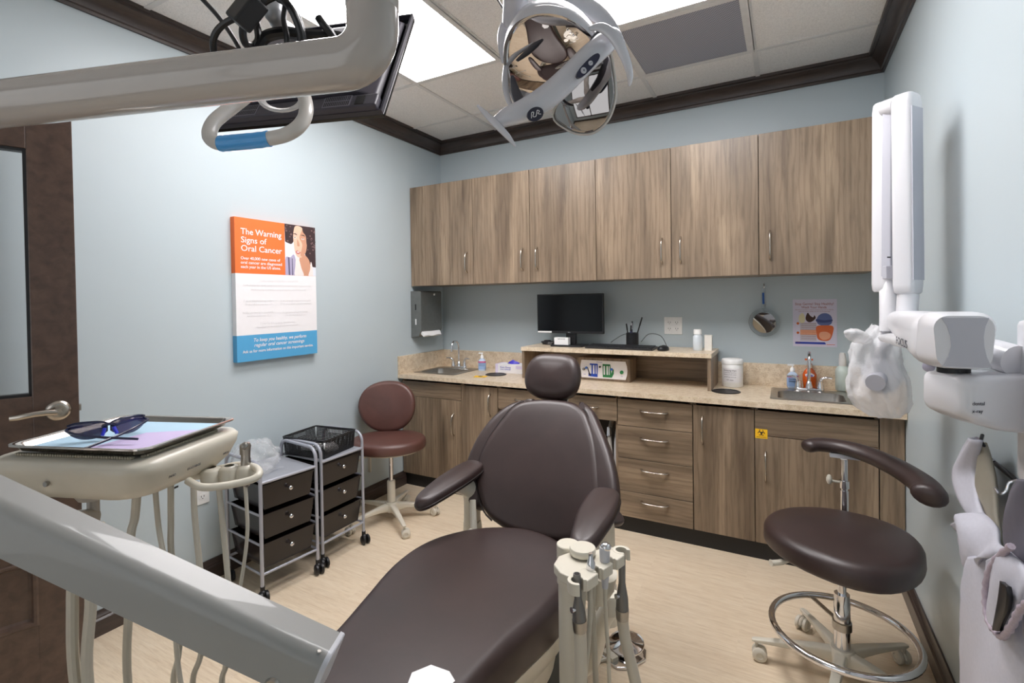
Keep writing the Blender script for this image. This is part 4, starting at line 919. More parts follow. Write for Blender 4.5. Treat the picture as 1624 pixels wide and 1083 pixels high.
for s_ in (-1, 1):
    # soft side wing with its seam
    if s_ > 0: W_ = [(.10, .565, 0), (.165, .545, 0), (.225, .465, 0), (.290, .36, 0), (.335, .26, 0), (.355, .17, 0), (.345, .10, 0), (.29, .06, 0), (.22, .05, 0), (.20, .25, 0), (.15, .42, 0)]
    else: W_ = [(-.10, .56, 0), (-.19, .535, 0), (-.255, .465, 0), (-.300, .36, 0), (-.318, .25, 0), (-.312, .17, 0), (-.285, .10, 0), (-.24, .06, 0), (-.20, .10, 0), (-.20, .25, 0), (-.16, .42, 0)]
    wv = catmull(W_, 4, True)
    MB().cushion([(p.x, p.y) for p in wv], .075, .032, .004, .5, MBk @ Matrix.Translation((0, 0, -.108)), warp=lambda v: (v.x, v.y, v.z+.55*abs(v.x)**1.6)).build('side_wing', LEATHER, t, ang=80)
    sm = [p for p in pad if (p.x*s_ > .12 and .02 < p.y < .54)]
    sm.sort(key=lambda p: p.y)
    b = MB(); b.tube([MBk @ Vector((p.x, p.y, -.020+.9*abs(p.x-.01)**2.2)) for p in sm], .0035, 6); b.build('seam_piping', SEAM, t)
b = MB(); b.cushion([(p.x*.93+.02, p.y*.96+.01) for p in pad], .03, .012, 0, .5, MBk @ Matrix.Translation((0, 0, -.128))); b.build('back_shell', CREAM, t)
# headrest
hc = MBk @ Vector((-.040, .668, -.01)); MH = Matrix.Translation(hc) @ Matrix((vx, Vector((0, .36, .93)).normalized(), vx.cross(Vector((0, .36, .93)).normalized()))).transposed().to_4x4()
hp = catmull([(-.078, .100, 0), (0, .108, 0), (.078, .100, 0), (.120, .058, 0), (.132, -.01, 0), (.112, -.07, 0), (.06, -.098, 0), (0, -.104, 0), (-.06, -.098, 0), (-.112, -.07, 0), (-.132, -.01, 0), (-.120, .058, 0)], 4, True)
MB().cushion([(p.x, p.y) for p in hp], .078, .042, .010, .6, MH @ Matrix.Translation((0, 0, -.060)), warp=lambda v: (v.x, v.y, v.z+.9*v.x*v.x), rings=7).build('headrest', LEATHER, t, ang=80)
b = MB(); b.box(-.04, .04, -.16, .02, -.085, -.062, MH); b.box(-.028, .028, .38, .60, -.10, -.085, MBk); b.build('headrest_bar', STEEL, t, bevel=.004)
# arm rests: pad, arched support and column on each side
def armrest(tip, rear, w, side, zc, label):
    tip, rear = Vector(tip), Vector(rear); a = (rear-tip); a.z = 0; L_ = a.length; M = basis(tip, a, Vector((-a.y, a.x, 0)))
    o = catmull([(-.005, 0, 0), (.02, -w*.42, 0), (.10, -w*.62, 0), (L_*.6, -w*.72, 0), (L_*.95, -w*.6, 0), (L_+.01, 0, 0), (L_*.95, w*.6, 0), (L_*.6, w*.72, 0), (.10, w*.62, 0), (.02, w*.42, 0)], 4, True)
    dz = rear.z-tip.z
    arm = MB().cushion([(p.x, p.y) for p in o], .042, .020, .006, .3, M, warp=lambda v: (v.x, v.y, v.z-.018+dz*min(1, (v.x/L_)**.75 if v.x > 0 else 0)+.0)).build('armrest', LEATHER, t, ang=80)
    b = MB(); P = [M @ Vector((p.x, p.y, -.006+dz*min(1, (max(p.x, 0)/L_)**.75))) for p in o]; b.tube(P, .0032, 6, closed=True); b.build('armrest_piping', SEAM, arm)
    # arched support under the pad
    x1 = M @ Vector((L_*.42, 0, dz*.52-.016)); x2 = M @ Vector((L_*.62, 0, dz*.70-.028)); x3 = M @ Vector((L_*.88, 0, dz*.6-.075)); x4 = M @ Vector((L_*.90, 0, -.20)); x4.z = zc+.12; x5 = Vector((x4.x, x4.y+.01, zc))
    P = catmull([x1, x2, x3, x4], 6); n_ = len(P)
    b = MB(); b.tube(P, [.020+.016*min(1, i/(n_*.6)) for i in range(n_)], sec=[(math.cos(q)*.9, math.sin(q)*1.05) for q in [k*PI/8 for k in range(16)]]); b.build('armrest_support', CREAM, t, ang=80)
    b = MB(); b.tube([x4+Vector((0, 0, .004)), x5], [.037, .045], 18); b.build('armrest_column', CREAM, t)
    b = MB(); b.tube([x5+Vector((0, 0, .02)), Vector((1.71+side*.20, x5.y-.10, zc-.03))], [.035, .04], 12); b.build('armrest_bracket', CREAM, t)
armrest((1.400, -2.045, .652), (1.430, -1.700, .702), .080, -1, .36, 'l')
armrest((2.052, -2.115, .672), (2.035, -1.805, .725), .082, 1, .30, 'r')
b = MB(); b.cushion([(.035*math.cos(a)*(1+.25*math.sin(2*a)), .05*math.sin(a)) for a in [k*PI/10 for k in range(20)]], .02, .008, .0, .5, Matrix.Translation((2.045, -1.79, .632)) @ Matrix.Rotation(.6, 4, 'Y')); b.build('hinge_cover', LEATHER, t, ang=80)
b = MB(); b.tube([(1.475, -1.80, .60), (1.49, -1.82, .50), (1.50, -1.86, .40)], [.012, .014, .016], 10); b.sphere((1.49, -1.83, .48), .022, 14); b.build('recline_link', CREAM, t)
# white instruction card on the foot end of the seat
o = MB().prism([(-.05, -.035), (.035, -.04), (.052, .005), (.03, .03), (-.02, .042), (-.055, .01)], 0, .0008, Matrix.Translation((1.866, -2.565, .5335)) @ Matrix.Rotation(.3, 4, 'Z')).build('paper_card', PAPERW); tag(o, 'small white paper card at the bottom edge of the chair seat', 'paper')

# ------------------------------------------------------------------ dentist's delivery unit at the left
# head: local frame turned 20 degrees, origin under the tray centre
DR = math.radians(20.3); DC = Vector((1.239, -2.877, 1.1)); RZd = Matrix.Rotation(DR, 4, 'Z'); MD = Matrix.Translation(DC) @ RZd
t = thing('delivery_unit', 'cream instrument delivery head with hose rail under the steel tray', 'delivery unit', (DC.x, DC.y, DC.z), DR)
def dr_(hx, hy, r, z, ox=0, oy=0): return [Vector((x, y, z)) for x, y in rrect(hx, hy, r, 6, ox, oy)]
MB().loft([dr_(.155, .12, .03, -.014, -.01), dr_(.186, .148, .045, -.017, -.012, .0), dr_(.194, .157, .052, -.026, -.012, .0), dr_(.192, .156, .055, -.045, -.014, .002), dr_(.180, .146, .06, -.080, -.02, .008), dr_(.166, .134, .06, -.102, -.03, .012), dr_(.140, .115, .06, -.108, -.03, .012)]).build('head_housing', CREAM, t, ang=80)
b = MB(); b.lathe([(.0, -.145), (.028, -.145), (.040, -.125), (.075, -.106), (0, -.106)], Matrix.Translation((-.085, -.02, 0)), 24); b.lathe([(.012, -.20), (.012, -.14)], Matrix.Translation((-.085, -.02, 0)), 20); b.build('neck', GREYP, t, ang=40)
b = MB(); 
for k in range(46): b.cyl((-.150+.0062*k, -.128, -.0115), (-.150+.0062*k, -.120, -.0115), .0028, 6)
for k in range(34): b.cyl((.138, -.11+.0062*k, -.0115), (.146, -.11+.0062*k, -.0115), .0028, 6)
b.build('non_slip_mat', mat('ribbed_mat', RGB(178, 170, 150), .6), t, ang=80)
b = MB(); b.lathe([(.0, .0), (.0055, 0), (.0055, -.004), (0, -.004)], Matrix.Translation((-.045, -.1545, -.062)) @ Matrix.Rotation(PI/2, 4, 'X'), 12); b.build('screw', STEEL, t)
b = MB(); b.box(.1655, .1668, -.060, -.050, -.098, -.094); b.build('key_mark', BLACKP, t)
# little icon marks along the side panel
mk = []
for y, s in ((-.085, 'PANO'), (-.035, 'LIGHT'), (-.015, 'RINSE'), (.075, 'HIGH')):
    mk.append(text('panel_lettering', s, .008, INKG, basis((.176, y, -.066), (0, 1, 0), (.2, 0, 1)), t, 'LEFT', .018))
join_text(mk)
# hose rail loop and instrument holders beyond the right edge
HP = [at(u, w, d) for u, w, d in ((298, 762, 1.13), (318, 772, 1.12), (350, 771, 1.13), (395, 762, 1.16), (411, 752, 1.18), (404, 741, 1.22), (378, 737, 1.27), (348, 743, 1.27), (300, 752, 1.22))]
inv = (Matrix.Translation(DC) @ RZd).inverted()
b = MB(); b.tube([inv @ p for p in catmull(HP, 6)], .0085, 12); b.build('hose_rail', CREAM, t, ang=80)
for u, w, d in ((335, 750, 1.21), (364, 747, 1.22), (390, 745, 1.23)):
    c = inv @ at(u, w, d); b = MB(); b.lathe([(.012, -.026), (.023, -.020), (.024, .006), (.018, .012), (.011, .014)], Matrix.Translation(c), 20); b.tube([c+Vector((0, 0, -.005)), c+Vector((-.06, -.02, -.002))], .010, 10); b.build('instrument_holder', CREAM, t, ang=50)
# tray, paper liner, glasses
TRM = mat('polished_tray_steel', RGB(214, 204, 196), .16, 1, vary=.02)
t = thing('instrument_tray', 'shallow polished steel tray resting on the delivery unit', 'tray', (DC.x, DC.y, DC.z), DR)
def tr(hx, hy, r, z): return [Vector((x, y, z)) for x, y in rrect(hx, hy, r, 6)]
b = MB(); b.loft([tr(.147, .118, .02, -.0045), tr(.150, .125, .022, -.002), tr(.156, .131, .024, .008), tr(.166, .138, .028, .0115), tr(.171, .141, .030, .0105), tr(.1715, .1415, .030, .0075), tr(.1635, .1385, .029, .0085), tr(.158, .133, .025, .006), tr(.152, .127, .022, -.004), tr(.146, .12, .02, -.0065)], loop=False); 
b.build('pan', TRM, t, ang=50)
LB = ink('tray_paper_blue', 182, 214, 234); LV = ink('tray_paper_lilac', 206, 190, 228)
o = MB().prism([(-.145, -.120), (.146, -.120), (.146, .121), (-.145, .121)], -.0019, -.0012, MD).build('tray_paper', LB); tag(o, 'pale blue paper lining the steel tray', 'tray paper')
o = MB().prism([(.000, -.119), (.1455, -.119), (.1455, .062), (.02, .02)], -.0010, -.0004, MD).build('tray_paper', LV); tag(o, 'pale lilac paper lying on the blue tray paper', 'tray paper')
# safety glasses: dark wraparound lenses
GM = Matrix.Translation(DC) @ RZd @ Matrix.Translation((-.022, -.034, .001)) @ Matrix.Rotation(math.radians(232), 4, 'Z') @ Matrix.Diagonal((1, 1, .82, 1))
t = thing('safety_glasses', 'dark blue tinted safety glasses lying on the tray paper', 'glasses', (0, 0, 0))
LENS = NT('dark_violet_lens'); LENS.set(Base_Color=RGB(52, 52, 96), Roughness=.06, Alpha=.86, Specular_IOR_Level=.8); LENS = LENS.m; FR = mat('navy_frame', RGB(34, 36, 62), .25)
for s_ in (-1, 1):
    b = MB(); n1, n2 = 12, 8; vs = []
    for i in range(n1+1):
        for j in range(n2+1):
            a = (-1+2*i/n1); c = (-1+2*j/n2); x = .034*a; top = .024*(1-abs(a)**3*.35); z = .026+top*c if c > 0 else .026+.024*(1-abs(a)**2.4*.75)*c
            X = s_*.036+x; Yd = -6.5*X*X; vs.append(GM @ Vector((X, Yd, z)))
    fs = [(i*(n2+1)+j, (i+1)*(n2+1)+j, (i+1)*(n2+1)+j+1, i*(n2+1)+j+1) for i in range(n1) for j in range(n2)]
    o = b.add(vs, fs).build('lens', LENS, t, ang=180); o.modifiers.new('thick', 'SOLIDIFY').thickness = .0016
    edge = [vs[i*(n2+1)+n2] for i in range(n1+1)]; MB().tube(edge, .0020, 6).build('frame_rim', FR, t)
b = MB(); b.tube([GM @ Vector(p) for p in catmull([(-.012, 0, .034), (0, .004, .040), (.012, 0, .034)], 5)], .0035, 8); b.build('bridge', FR, t)
b = MB(); b.tube([GM @ Vector(p) for p in [(-.008, .006, .030), (-.013, .012, .012)]], .0035, 8); b.tube([GM @ Vector(p) for p in [(.008, .006, .030), (.013, .012, .012)]], .0035, 8); b.build('nose_pads', ink('nose_blue', 40, 50, 190), t)
for s_, tip in ((-1, (.052, .098, .006)), (1, (-.040, .106, .012))):
    P = catmull([(s_*.069, -.030, .034), (s_*.072, -.006, .033), (s_*.045 if s_ < 0 else s_*.05, .03, .026), (s_*.010, .055, .016), tip], 5)
    MB().tube([GM @ Vector(p) for p in P], .0028, 8).build('temple', FR, t)
# air water syringe standing in the outer holder
SX = at(390, 745, 1.23)
t = thing('air_water_syringe', 'steel air water syringe standing in the hose rail of the delivery unit', 'syringe', SX)
b = MB(); b.lathe([(.007, -.04), (.011, -.03), (.0125, .0), (.0105, .03), (.011, .048), (.013, .058), (.010, .066), (0, .067)], None, 20); b.tube([(0, .0, .058), (.016, -.012, .066)], [.010, .008], 12); b.lathe([(0, 0), (.006, 0), (.007, .004), (.003, .006), (.003, .003), (0, .003)], XF((.016, -.012, .066), frame_z((.6, -.5, .3))), 14)
b.build('body', STEEL, t, ang=40); b = MB(); b.box(-.018, -.008, -.005, .005, .035, .060); b.build('trigger', STEEL, t, bevel=.002)
# hanging hoses
HB = [(1.45, -2.50+.045*k, .045) for k in range(-2, 4)]+[(1.45, -2.64, .045), (1.45, -2.69, .045)]
hs = [([(218, 768, 1.07), (214, 820, 1.10), (207, 855, 1.10), (204, 965, 1.12), (203, 1083, 1.14)], .0085, 'thick grey hose hanging under the middle of the tray, leftmost seen above the foreground arm'),
      ([(245, 758, 1.10), (251, 830, 1.14), (258, 872, 1.14), (274, 960, 1.15), (281, 1040, 1.16), (288, 1090, 1.16)], .0055, 'thin grey hose just right of the thickest one under the tray'),
      ([(271, 745, 1.12), (271, 830, 1.16), (272, 880, 1.16), (286, 985, 1.17), (283, 1040, 1.17), (276, 1090, 1.18)], .0065, 'straight grey hose under the right edge of the tray'),
      ([(307, 772, 1.17), (309, 820, 1.17), (317, 900, 1.17), (324, 980, 1.18), (318, 1040, 1.19), (306, 1090, 1.2)], .0065, 'grey hose passing in front of the wall outlet'),
      ([(346, 762, 1.21), (353, 830, 1.21), (362, 925, 1.21), (365, 1000, 1.22), (360, 1050, 1.22), (352, 1090, 1.23)], .0065, 'grey hose hanging from the middle of the hose rail'),
      ([(388, 760, 1.23), (391, 800, 1.23), (392, 850, 1.23), (382, 925, 1.23), (366, 1000, 1.24), (354, 1090, 1.25)], .0045, 'thin hose hanging from the air water syringe')]
for (P, r, lab), e in zip(hs, HB):
    Q = [at(*p) for p in P]; last = Q[-1]; Q += [Vector((last.x+.02, last.y+.02, max(.30, last.z-.25))), Vector(((last.x+e[0])/2, (last.y+e[1])/2, .14)), Vector(e)]
    tag(MB().tube(catmull(Q, 6), r, 10).build('hose', CREAMD), lab, 'hose', 'hoses hanging under the delivery unit')
for u0, r, e, lab in ((116, .0105, HB[6], 'thick hose at the far left below the foreground arm'), (143, .0105, HB[7], 'thick hose in front of the edge of the open door')):
    Q = [at(u0+14, 830, 1.05), at(u0+3, 900, 1.05), at(u0-1 if u0 < 120 else u0+1, 960, 1.05), at(u0+(5 if u0 < 120 else -3), 1090, 1.06)]; l = Q[-1]
    Q += [Vector((l.x+.03, l.y+.03, .30)), Vector(((l.x+e[0])/2, (l.y+e[1])/2, .14)), Vector(e)]
    tag(MB().tube(catmull(Q, 6), r, 10).build('hose', CREAMD), lab, 'hose', 'hoses hanging under the delivery unit')

# foreground support arm
A0, A1 = at(-260, 694, .80), at(513, 1058, .75)
t = thing('support_arm', 'large pale grey support arm crossing the lower left foreground', 'support arm', (0, 0, 0))
ax = (A1-A0).normalized(); sd = Vector((ax.y, -ax.x, 0)).normalized(); upv = sd.cross(ax)
if upv.z < 0: upv = -upv
if sd.dot(CAM-A1) < 0: sd = -sd
hw_, hh = .031, .038
sec = []
for k in range(9): a = k/8*PI/2; sec.append((hw_-.020+.020*math.cos(a), hh-.020+.020*math.sin(a)))
sec += [(-hw_+.004, hh), (-hw_, hh-.004), (-hw_, -hh+.004), (-hw_+.004, -hh), (hw_-.004, -hh), (hw_, -hh+.004), (hw_+.0004, 0)]
L_ = (A1-A0).length; b = MB(); b.loft([[A0+ax*q+sd*x+upv*y for x, y in sec] for q in (0, L_*.5, L_)]); b.build('arm_profile', ARMG, t, ang=25)
b = MB(); s2 = [(x*1.045, y*1.035) for x, y in sec]; b.loft([[A1+ax*q+sd*x*f+upv*y*f for x, y in s2] for q, f in ((.0002, 1), (.006, 1), (.008, .97))]); b.build('end_cap', WHITEG, t, ang=30)
b = MB(); b.lathe([(0, .0012), (.0028, .0012), (.0034, 0)], XF(A1-ax*.012+sd*(hw_-.010)+upv*(hh-.0008), frame_z(upv)), 12); b.build('screw', STEEL, t)
b = MB(); b.lathe([(0, .004), (.010, .004), (.012, 0)], XF(A1-ax*.055+sd*(hw_)-upv*(hh-.008), frame_z(sd)), 16); b.build('pivot_cap', STEEL, t)
pv = A1-ax*.04-upv*hh; b = MB(); b.tube([pv+Vector((0, 0, .02)), Vector((pv.x, pv.y, .10))], .03, 18); b.build('pivot_post', GREYP, t); b = MB(); b.tube([Vector((pv.x, pv.y, .13)), Vector((1.80, -2.6, .09))], .035, 14); b.lathe([(0, 0), (.07, 0), (.07, .02), (.04, .035), (.03, .12), (0, .12)], Matrix.Translation((pv.x, pv.y, 0)), 24); b.build('post_foot', GREYP, t)
b = MB(); nk = DC+(RZd @ Vector((-.085, -.02, -.195))); a0 = A0+ax*.05; b.tube(catmull([a0, a0+(nk-a0)*.25+Vector((0, 0, .0)), at(-60, 792, 1.02), at(40, 826, 1.02), nk+Vector((0, 0, .006))], 6), .018, 14); b.build('head_link', GREYP, t)

# overhead pipe with elbow
t = thing('overhead_pipe', 'thick glossy grey pipe with a rounded elbow across the upper left', 'pipe', (0, 0, 0))
PG = mat('glossy_warm_grey_pipe', RGB(176, 169, 163), .16, coat=.5, vary=.01)
pl_, pe, pu = at(-260, 196, .80), at(592, 97, .695), at(593, 0, .695)
dl = (pe-pl_).normalized(); c_ = pe; P = [pl_, pe-dl*.30, pe-dl*.12]
for k in range(9):
    a = k/8*PI/2; P.append(pe-dl*.045+dl*.045*math.sin(a)+Vector((0, 0, .045*(1-math.cos(a)))))
P.append(pe+Vector((0, 0, .070))); R_ = [.0335, .0345, .035]+[.0352]*9+[.0352]
MB().tube(P, R_, 36).build('pipe', PG, t, ang=80)
b = MB(); b.lathe([(.0352, .070), (.0362, .072), (.0362, .40), (.030, .41), (.030, .45)], Matrix.Translation((pe.x, pe.y, pe.z)), 36); b.build('upright', PG, t, ang=40)
b = MB(); b.lathe([(0, .0012), (.0035, .0012), (.0045, 0)], XF((pe.x, pe.y, pe.z+.052)-FW*0 if False else Vector((pe.x, pe.y, pe.z+.052))+(CAM-pe).normalized()*.0352, frame_z((CAM-pe).normalized())), 12); b.build('set_screw', BLACKP, t)
lampc = at(818, -60, 1.02)
b = MB(); top = Vector((pe.x, pe.y, pe.z+.45)); b.tube(catmull([top-Vector((0, 0, .01)), top+Vector((0, .02, .04)), Vector((lampc.x, lampc.y-.12, top.z+.05)), Vector((lampc.x, lampc.y, top.z+.04)), Vector((lampc.x, lampc.y, lampc.z+.02))], 8), .024, 16); b.build('lamp_arm', PG, t, ang=80)
b = MB(); b.tube([pl_+dl*.02, pl_+dl*.02+Vector((-.02, 0, -.05)), Vector((pl_.x-.02, pl_.y, .0))], .033, 20); b.build('floor_post', PG, t)
# ------------------------------------------------------------------ hanging monitor seen from behind and below
t = thing('hanging_monitor', 'black flat monitor hanging from the ceiling, its back turned to the camera', 'monitor', (0, 0, 0))
BL, BR = onz(1.93, 336, 206), onz(1.93, 608, 181)
mx = (BR-BL).normalized(); TR = CAM+ray(657, 28)*((BR-CAM).dot(mx)/ray(657, 28).dot(mx)); my = TR-BR; my -= mx*my.dot(mx); my.normalize(); MM = basis(BL, mx, my)
nz = (MM.to_3x3() @ Vector((0, 0, 1))); ns = 1 if nz.dot(CAM-BL) > 0 else -1   # ns*z points to the camera = back of the set
WM, HM = (BR-BL).length, (TR-BR).length
def mbox(b_, x0, x1, y0, y1, z0, z1): return b_.box(x0, x1, y0, y1, min(z0*ns, z1*ns), max(z0*ns, z1*ns), MM)
b = MB(); mbox(b, 0, WM, 0, HM, -.012, .0); b.build('screen_panel', BLACKG, t, bevel=.002)
b = MB()
for q in ((0, WM, 0, .006), (0, WM, HM-.006, HM), (0, .006, .006, HM-.006), (WM-.006, WM, .006, HM-.006)): mbox(b, q[0], q[1], q[2], q[3], .0, .014)
b.build('bezel', mat('dark_grey_bezel', RGB(46, 44, 54), .35), t, bevel=.0015)
DG = mat('charcoal_back_housing', RGB(66, 63, 72), .42)
b = MB(); R = []
for x0, x1, y0, y1, z in ((.02, WM-.02, .054, HM-.03, .002), (.03, WM-.03, .056, HM-.05, .022), (.07, WM-.10, .062, HM-.09, .048), (.08, WM-.11, .07, HM-.10, .05)):
    R.append([MM @ Vector((x, y, z*ns)) for x, y in ((x0, y0), (x1, y0), (x1, y1), (x0, y1))])
b.loft(R); b.build('back_housing', DG, t, bevel=.006)
b = MB(); mbox(b, .030, WM-.012, .002, .052, -.004, .034); b.build('speaker_bar', DG, t, bevel=.006)
SLT = mat('grille_slot_black', RGB(12, 12, 14), .5); SL2 = mat('grille_rib_grey', RGB(112, 109, 120), .5)
for x0 in (.085, WM-.175):
    b = MB(); mbox(b, x0, x0+.085, .005, .049, .0342, .0352); b.build('speaker_grille', SL2, t)
    b = MB()
    for k in range(14):
        for r_ in range(2): mbox(b, x0+.004+k*.0057, x0+.007+k*.0057, .008+r_*.021, .025+r_*.021, .0352, .0358)
    b.build('grille_slots', SLT, t)
b = MB(); mbox(b, WM-.075, WM-.048, .008, .042, .0340, .0356); b.build('port_cover', SLT, t)
b = MB(); mbox(b, .045, .070, .008, .040, .0340, .0356); b.build('port_cover', SLT, t)
# bracket, mounting pole to the ceiling
MBK = mat('light_grey_bracket', RGB(170, 172, 176), .35, .3)
bc_ = MM @ Vector((WM*.42, HM*.62, .055*ns)); b = MB(); b.lathe([(0, -.012), (.03, -.012), (.03, .012), (0, .012)], XF(bc_, frame_z(nz*ns)), 24); b.build('bracket_plate', MBK, t, ang=40)
k0 = at(437, 30, 1.22); b = MB(); b.tube(catmull([bc_, (bc_+k0)/2+Vector((0, 0, .01)), k0, k0+Vector((0, .0, .10)), Vector((k0.x, k0.y, ZC-.001))], 6), [.018]*13+[.022]*12, 14); b.build('ceiling_pole', MBK, t, ang=60)
# grab handle with blue barrier film
HN = [at(u, w, d) for u, w, d in ((388, 155, 1.28), (368, 170, 1.25), (340, 193, 1.21), (332, 215, 1.19), (345, 227, 1.18), (372, 226, 1.18), (420, 221, 1.18), (455, 213, 1.18), (478, 196, 1.19), (486, 172, 1.21), (480, 145, 1.25))]
HC = catmull(HN, 6); MB().tube(HC, .0165, 18).build('grab_handle', GREYP, t, ang=80)
hi = HC[25:38]; hb = MB().tube(hi, [.0178+.0012*abs(math.sin(k*1.7)) for k in range(len(hi))], 18); fl = mat('blue_barrier_film', RGB(64, 156, 224), .22, coat=.5); tag(hb.build('barrier_film', fl, ang=60), 'blue plastic film wrapped round the grab handle of the hanging monitor', 'film')
# cables
b = MB(); co_ = [at(448, 150, 1.24)]
WCB = mat('off_white_cable', RGB(206, 202, 198), .4)
for k in range(4): b.tube([at(447+(38-3*k)*math.cos(a), 152+(24-2*k)*math.sin(a)+k*1.5, 1.27+.004*k) for a in [j*2*PI/24 for j in range(24)]], .0042, 8, closed=True)
b.build('white_cable_loops', WCB, t)
def cab(name, P, r, m_=CABLE): MB().tube(catmull([at(*p) for p in P], 8), r, 10).build(name, m_, t)
cab('power_cable', [(455, -12, 1.12), (425, 0, 1.12), (400, 18, 1.12), (360, 35, 1.13), (341, 55, 1.14), (339, 80, 1.16), (350, 110, 1.2)], .0075)
cab('power_cable', [(442, -10, 1.15), (465, 20, 1.15), (478, 60, 1.17), (470, 90, 1.2)], .009)
cab('power_cable', [(300, -22, 1.25), (345, 25, 1.22), (377, 72, 1.2), (392, 110, 1.2)], .0055)
cab('power_cable', [(455, -5, 1.18), (450, 30, 1.18), (455, 60, 1.18), (452, 90, 1.2)], .0065)
cab('power_cable', [(391, 20, 1.14), (385, 50, 1.15), (390, 70, 1.17), (402, 72, 1.2), (410, 60, 1.2), (405, 30, 1.2)], .0085)
cab('cable_bundle', [(405, 85, 1.2), (420, 60, 1.21), (450, 52, 1.21), (490, 56, 1.22), (540, 60, 1.24), (560, 80, 1.26)], .014)
cab('cable_bundle', [(505, 28, 1.2), (512, 38, 1.2), (524, 52, 1.21), (530, 62, 1.22)], .0095)
cab('power_cable', [(440, 0, 1.17), (470, 20, 1.17), (483, 60, 1.18), (480, 95, 1.19)], .0045)
b = MB(); pc = at(392, 18, 1.12); b.box(-.028, .028, -.022, .022, -.036, .036, Matrix.Translation(pc) @ Matrix.Rotation(.7, 4, FW)); b.build('plug', BLACKP, t, bevel=.006)

# ------------------------------------------------------------------ dental operating light
t = thing('operating_light', 'silver dental operating light with mirror-like lens hanging above the chair', 'operating light', (0, 0, 0))
MIR = mat('mirror_reflector', RGB(214, 208, 204), .015, 1, vary=.0)
def dome(c, n, ax1, outline, rs, name, mm):
    """shallow convex mirror: outline (x, y) around centre c in the plane with normal n; sphere radius rs"""
    M = basis(c, ax1, Vector(n).cross(Vector(ax1))); b_ = MB(); R = []; N = 10
    for k in range(1, N+1):
        R.append([Vector((x*k/N, y*k/N, -(x*x+y*y)*(k/N)**2/(2*rs))) for x, y in outline])
    vs = [Vector((0, 0, 0))]+[p for r in R for p in r]; m_ = len(outline); fs = [(0, 1+j, 1+(j+1) % m_) for j in range(m_)]
    for k in range(N-1):
        for j in range(m_): fs.append((1+k*m_+j, 1+(k+1)*m_+j, 1+(k+1)*m_+(j+1) % m_, 1+k*m_+(j+1) % m_))
    b_.add([M @ v_ for v_ in vs], fs); o = b_.build(name, mm, t, ang=180); s_ = o.modifiers.new('thick', 'SOLIDIFY'); s_.thickness = .004; s_.offset = -1
    return M, R[-1]
def plane_pts(c, n, px, ax1):
    M = basis(c, ax1, Vector(n).cross(Vector(ax1))); Mi = M.inverted(); n = Vector(n).normalized(); o = []
    for u, w in px:
        r = ray(u, w); tt = (Vector(c)-CAM).dot(n)/r.dot(n); p = Mi @ (CAM+r*tt); o.append((p.x, p.y))
    return o
n1 = Vector((.04, -.27, -.96)).normalized(); c1_ = at(868, 108, 1.08)
px1 = [(c.x, c.y) for c in catmull([(800, 95, 0), (806, 62, 0), (825, 38, 0), (860, 26, 0), (900, 32, 0), (932, 55, 0), (946, 80, 0), (925, 110, 0), (890, 145, 0), (855, 165, 0), (822, 172, 0), (806, 140, 0)], 4, True)]
o1 = plane_pts(c1_, n1, px1, (1, 0, 0)); M1, r1 = dome(c1_, n1, (1, 0, 0), o1, .42, 'reflector', MIR)
MB().tube([M1 @ p for p in r1], .0042, 8, closed=True).build('reflector_rim', GREYP, t, ang=80)
n2 = Vector((.08, -.95, -.24)).normalized(); c2_ = at(926, 150, 1.07)
px2 = [(c.x, c.y) for c in catmull([(870, 182, 0), (900, 140, 0), (940, 95, 0), (962, 78, 0), (972, 110, 0), (976, 150, 0), (966, 185, 0), (945, 207, 0), (922, 213, 0), (895, 206, 0)], 4, True)]
o2 = plane_pts(c2_, n2, px2, (1, 0, 0)); M2, r2 = dome(c2_, n2, (1, 0, 0), o2, .22, 'side_lens', mat('grey_mirror_lens', RGB(176, 172, 170), .03, 1, vary=0))
MB().tube([M2 @ p for p in r2], .0025, 8, closed=True).build('lens_rim', GREYP, t, ang=80)
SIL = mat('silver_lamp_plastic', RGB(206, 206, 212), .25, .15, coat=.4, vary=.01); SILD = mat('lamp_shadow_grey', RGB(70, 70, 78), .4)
# housing shell behind the reflector
b = MB(); cc = c1_-n1*.035; R = []
Mh = basis(c1_, (1, 0, 0), n1.cross(Vector((1, 0, 0))))
for f_, dz in ((1.035, -.004), (1.04, -.02), (.92, -.055), (.62, -.085), (.2, -.098)):
    R.append([Mh @ Vector((x*f_, y*f_, dz)) for x, y in o1])
b.loft(R, cap0=False); b.build('housing', SIL, t, ang=80)
def px_tube(name, P, W_, m_, flat=.55, seg=6, n=14):
    Q = catmull([at(*p) for p in P], seg); nw = len(Q); ws = []
    for i in range(nw):
        s_ = i/(nw-1)*(len(W_)-1); k = min(int(s_), len(W_)-2); ws.append(W_[k]+(W_[k+1]-W_[k])*(s_-k))
    o = MB().tube(Q, ws, sec=[(math.cos(a), math.sin(a)*flat) for a in [k*2*PI/n for k in range(n)]], ref=tuple(-FW)).build(name, m_, t, ang=80); return Q
bar = px_tube('cross_bar', [(786, 194, .98), (808, 184, .98), (838, 172, .98), (872, 150, .975), (905, 120, .97), (935, 90, .97), (960, 68, .98), (978, 52, 1.0)], [.011, .020, .024, .025, .024, .024, .023, .014], SIL, .6)
px_tube('lower_handle', [(757, 167, .97), (772, 182, .965), (788, 198, .96), (804, 215, .965), (818, 232, .97)], [.002, .006, .0075, .006, .002], SIL, .6)
px_tube('upper_handle', [(934, 45, .95), (955, 44, .95), (975, 60, .95), (990, 88, .955), (999, 118, .965), (998, 136, .98)], [.003, .010, .012, .010, .007, .003], SIL, .5)
px_tube('handle_web', [(962, 50, .99), (945, 72, .985), (925, 98, .98), (900, 122, .985)], [.018, .016, .013, .006], SILD, .5)
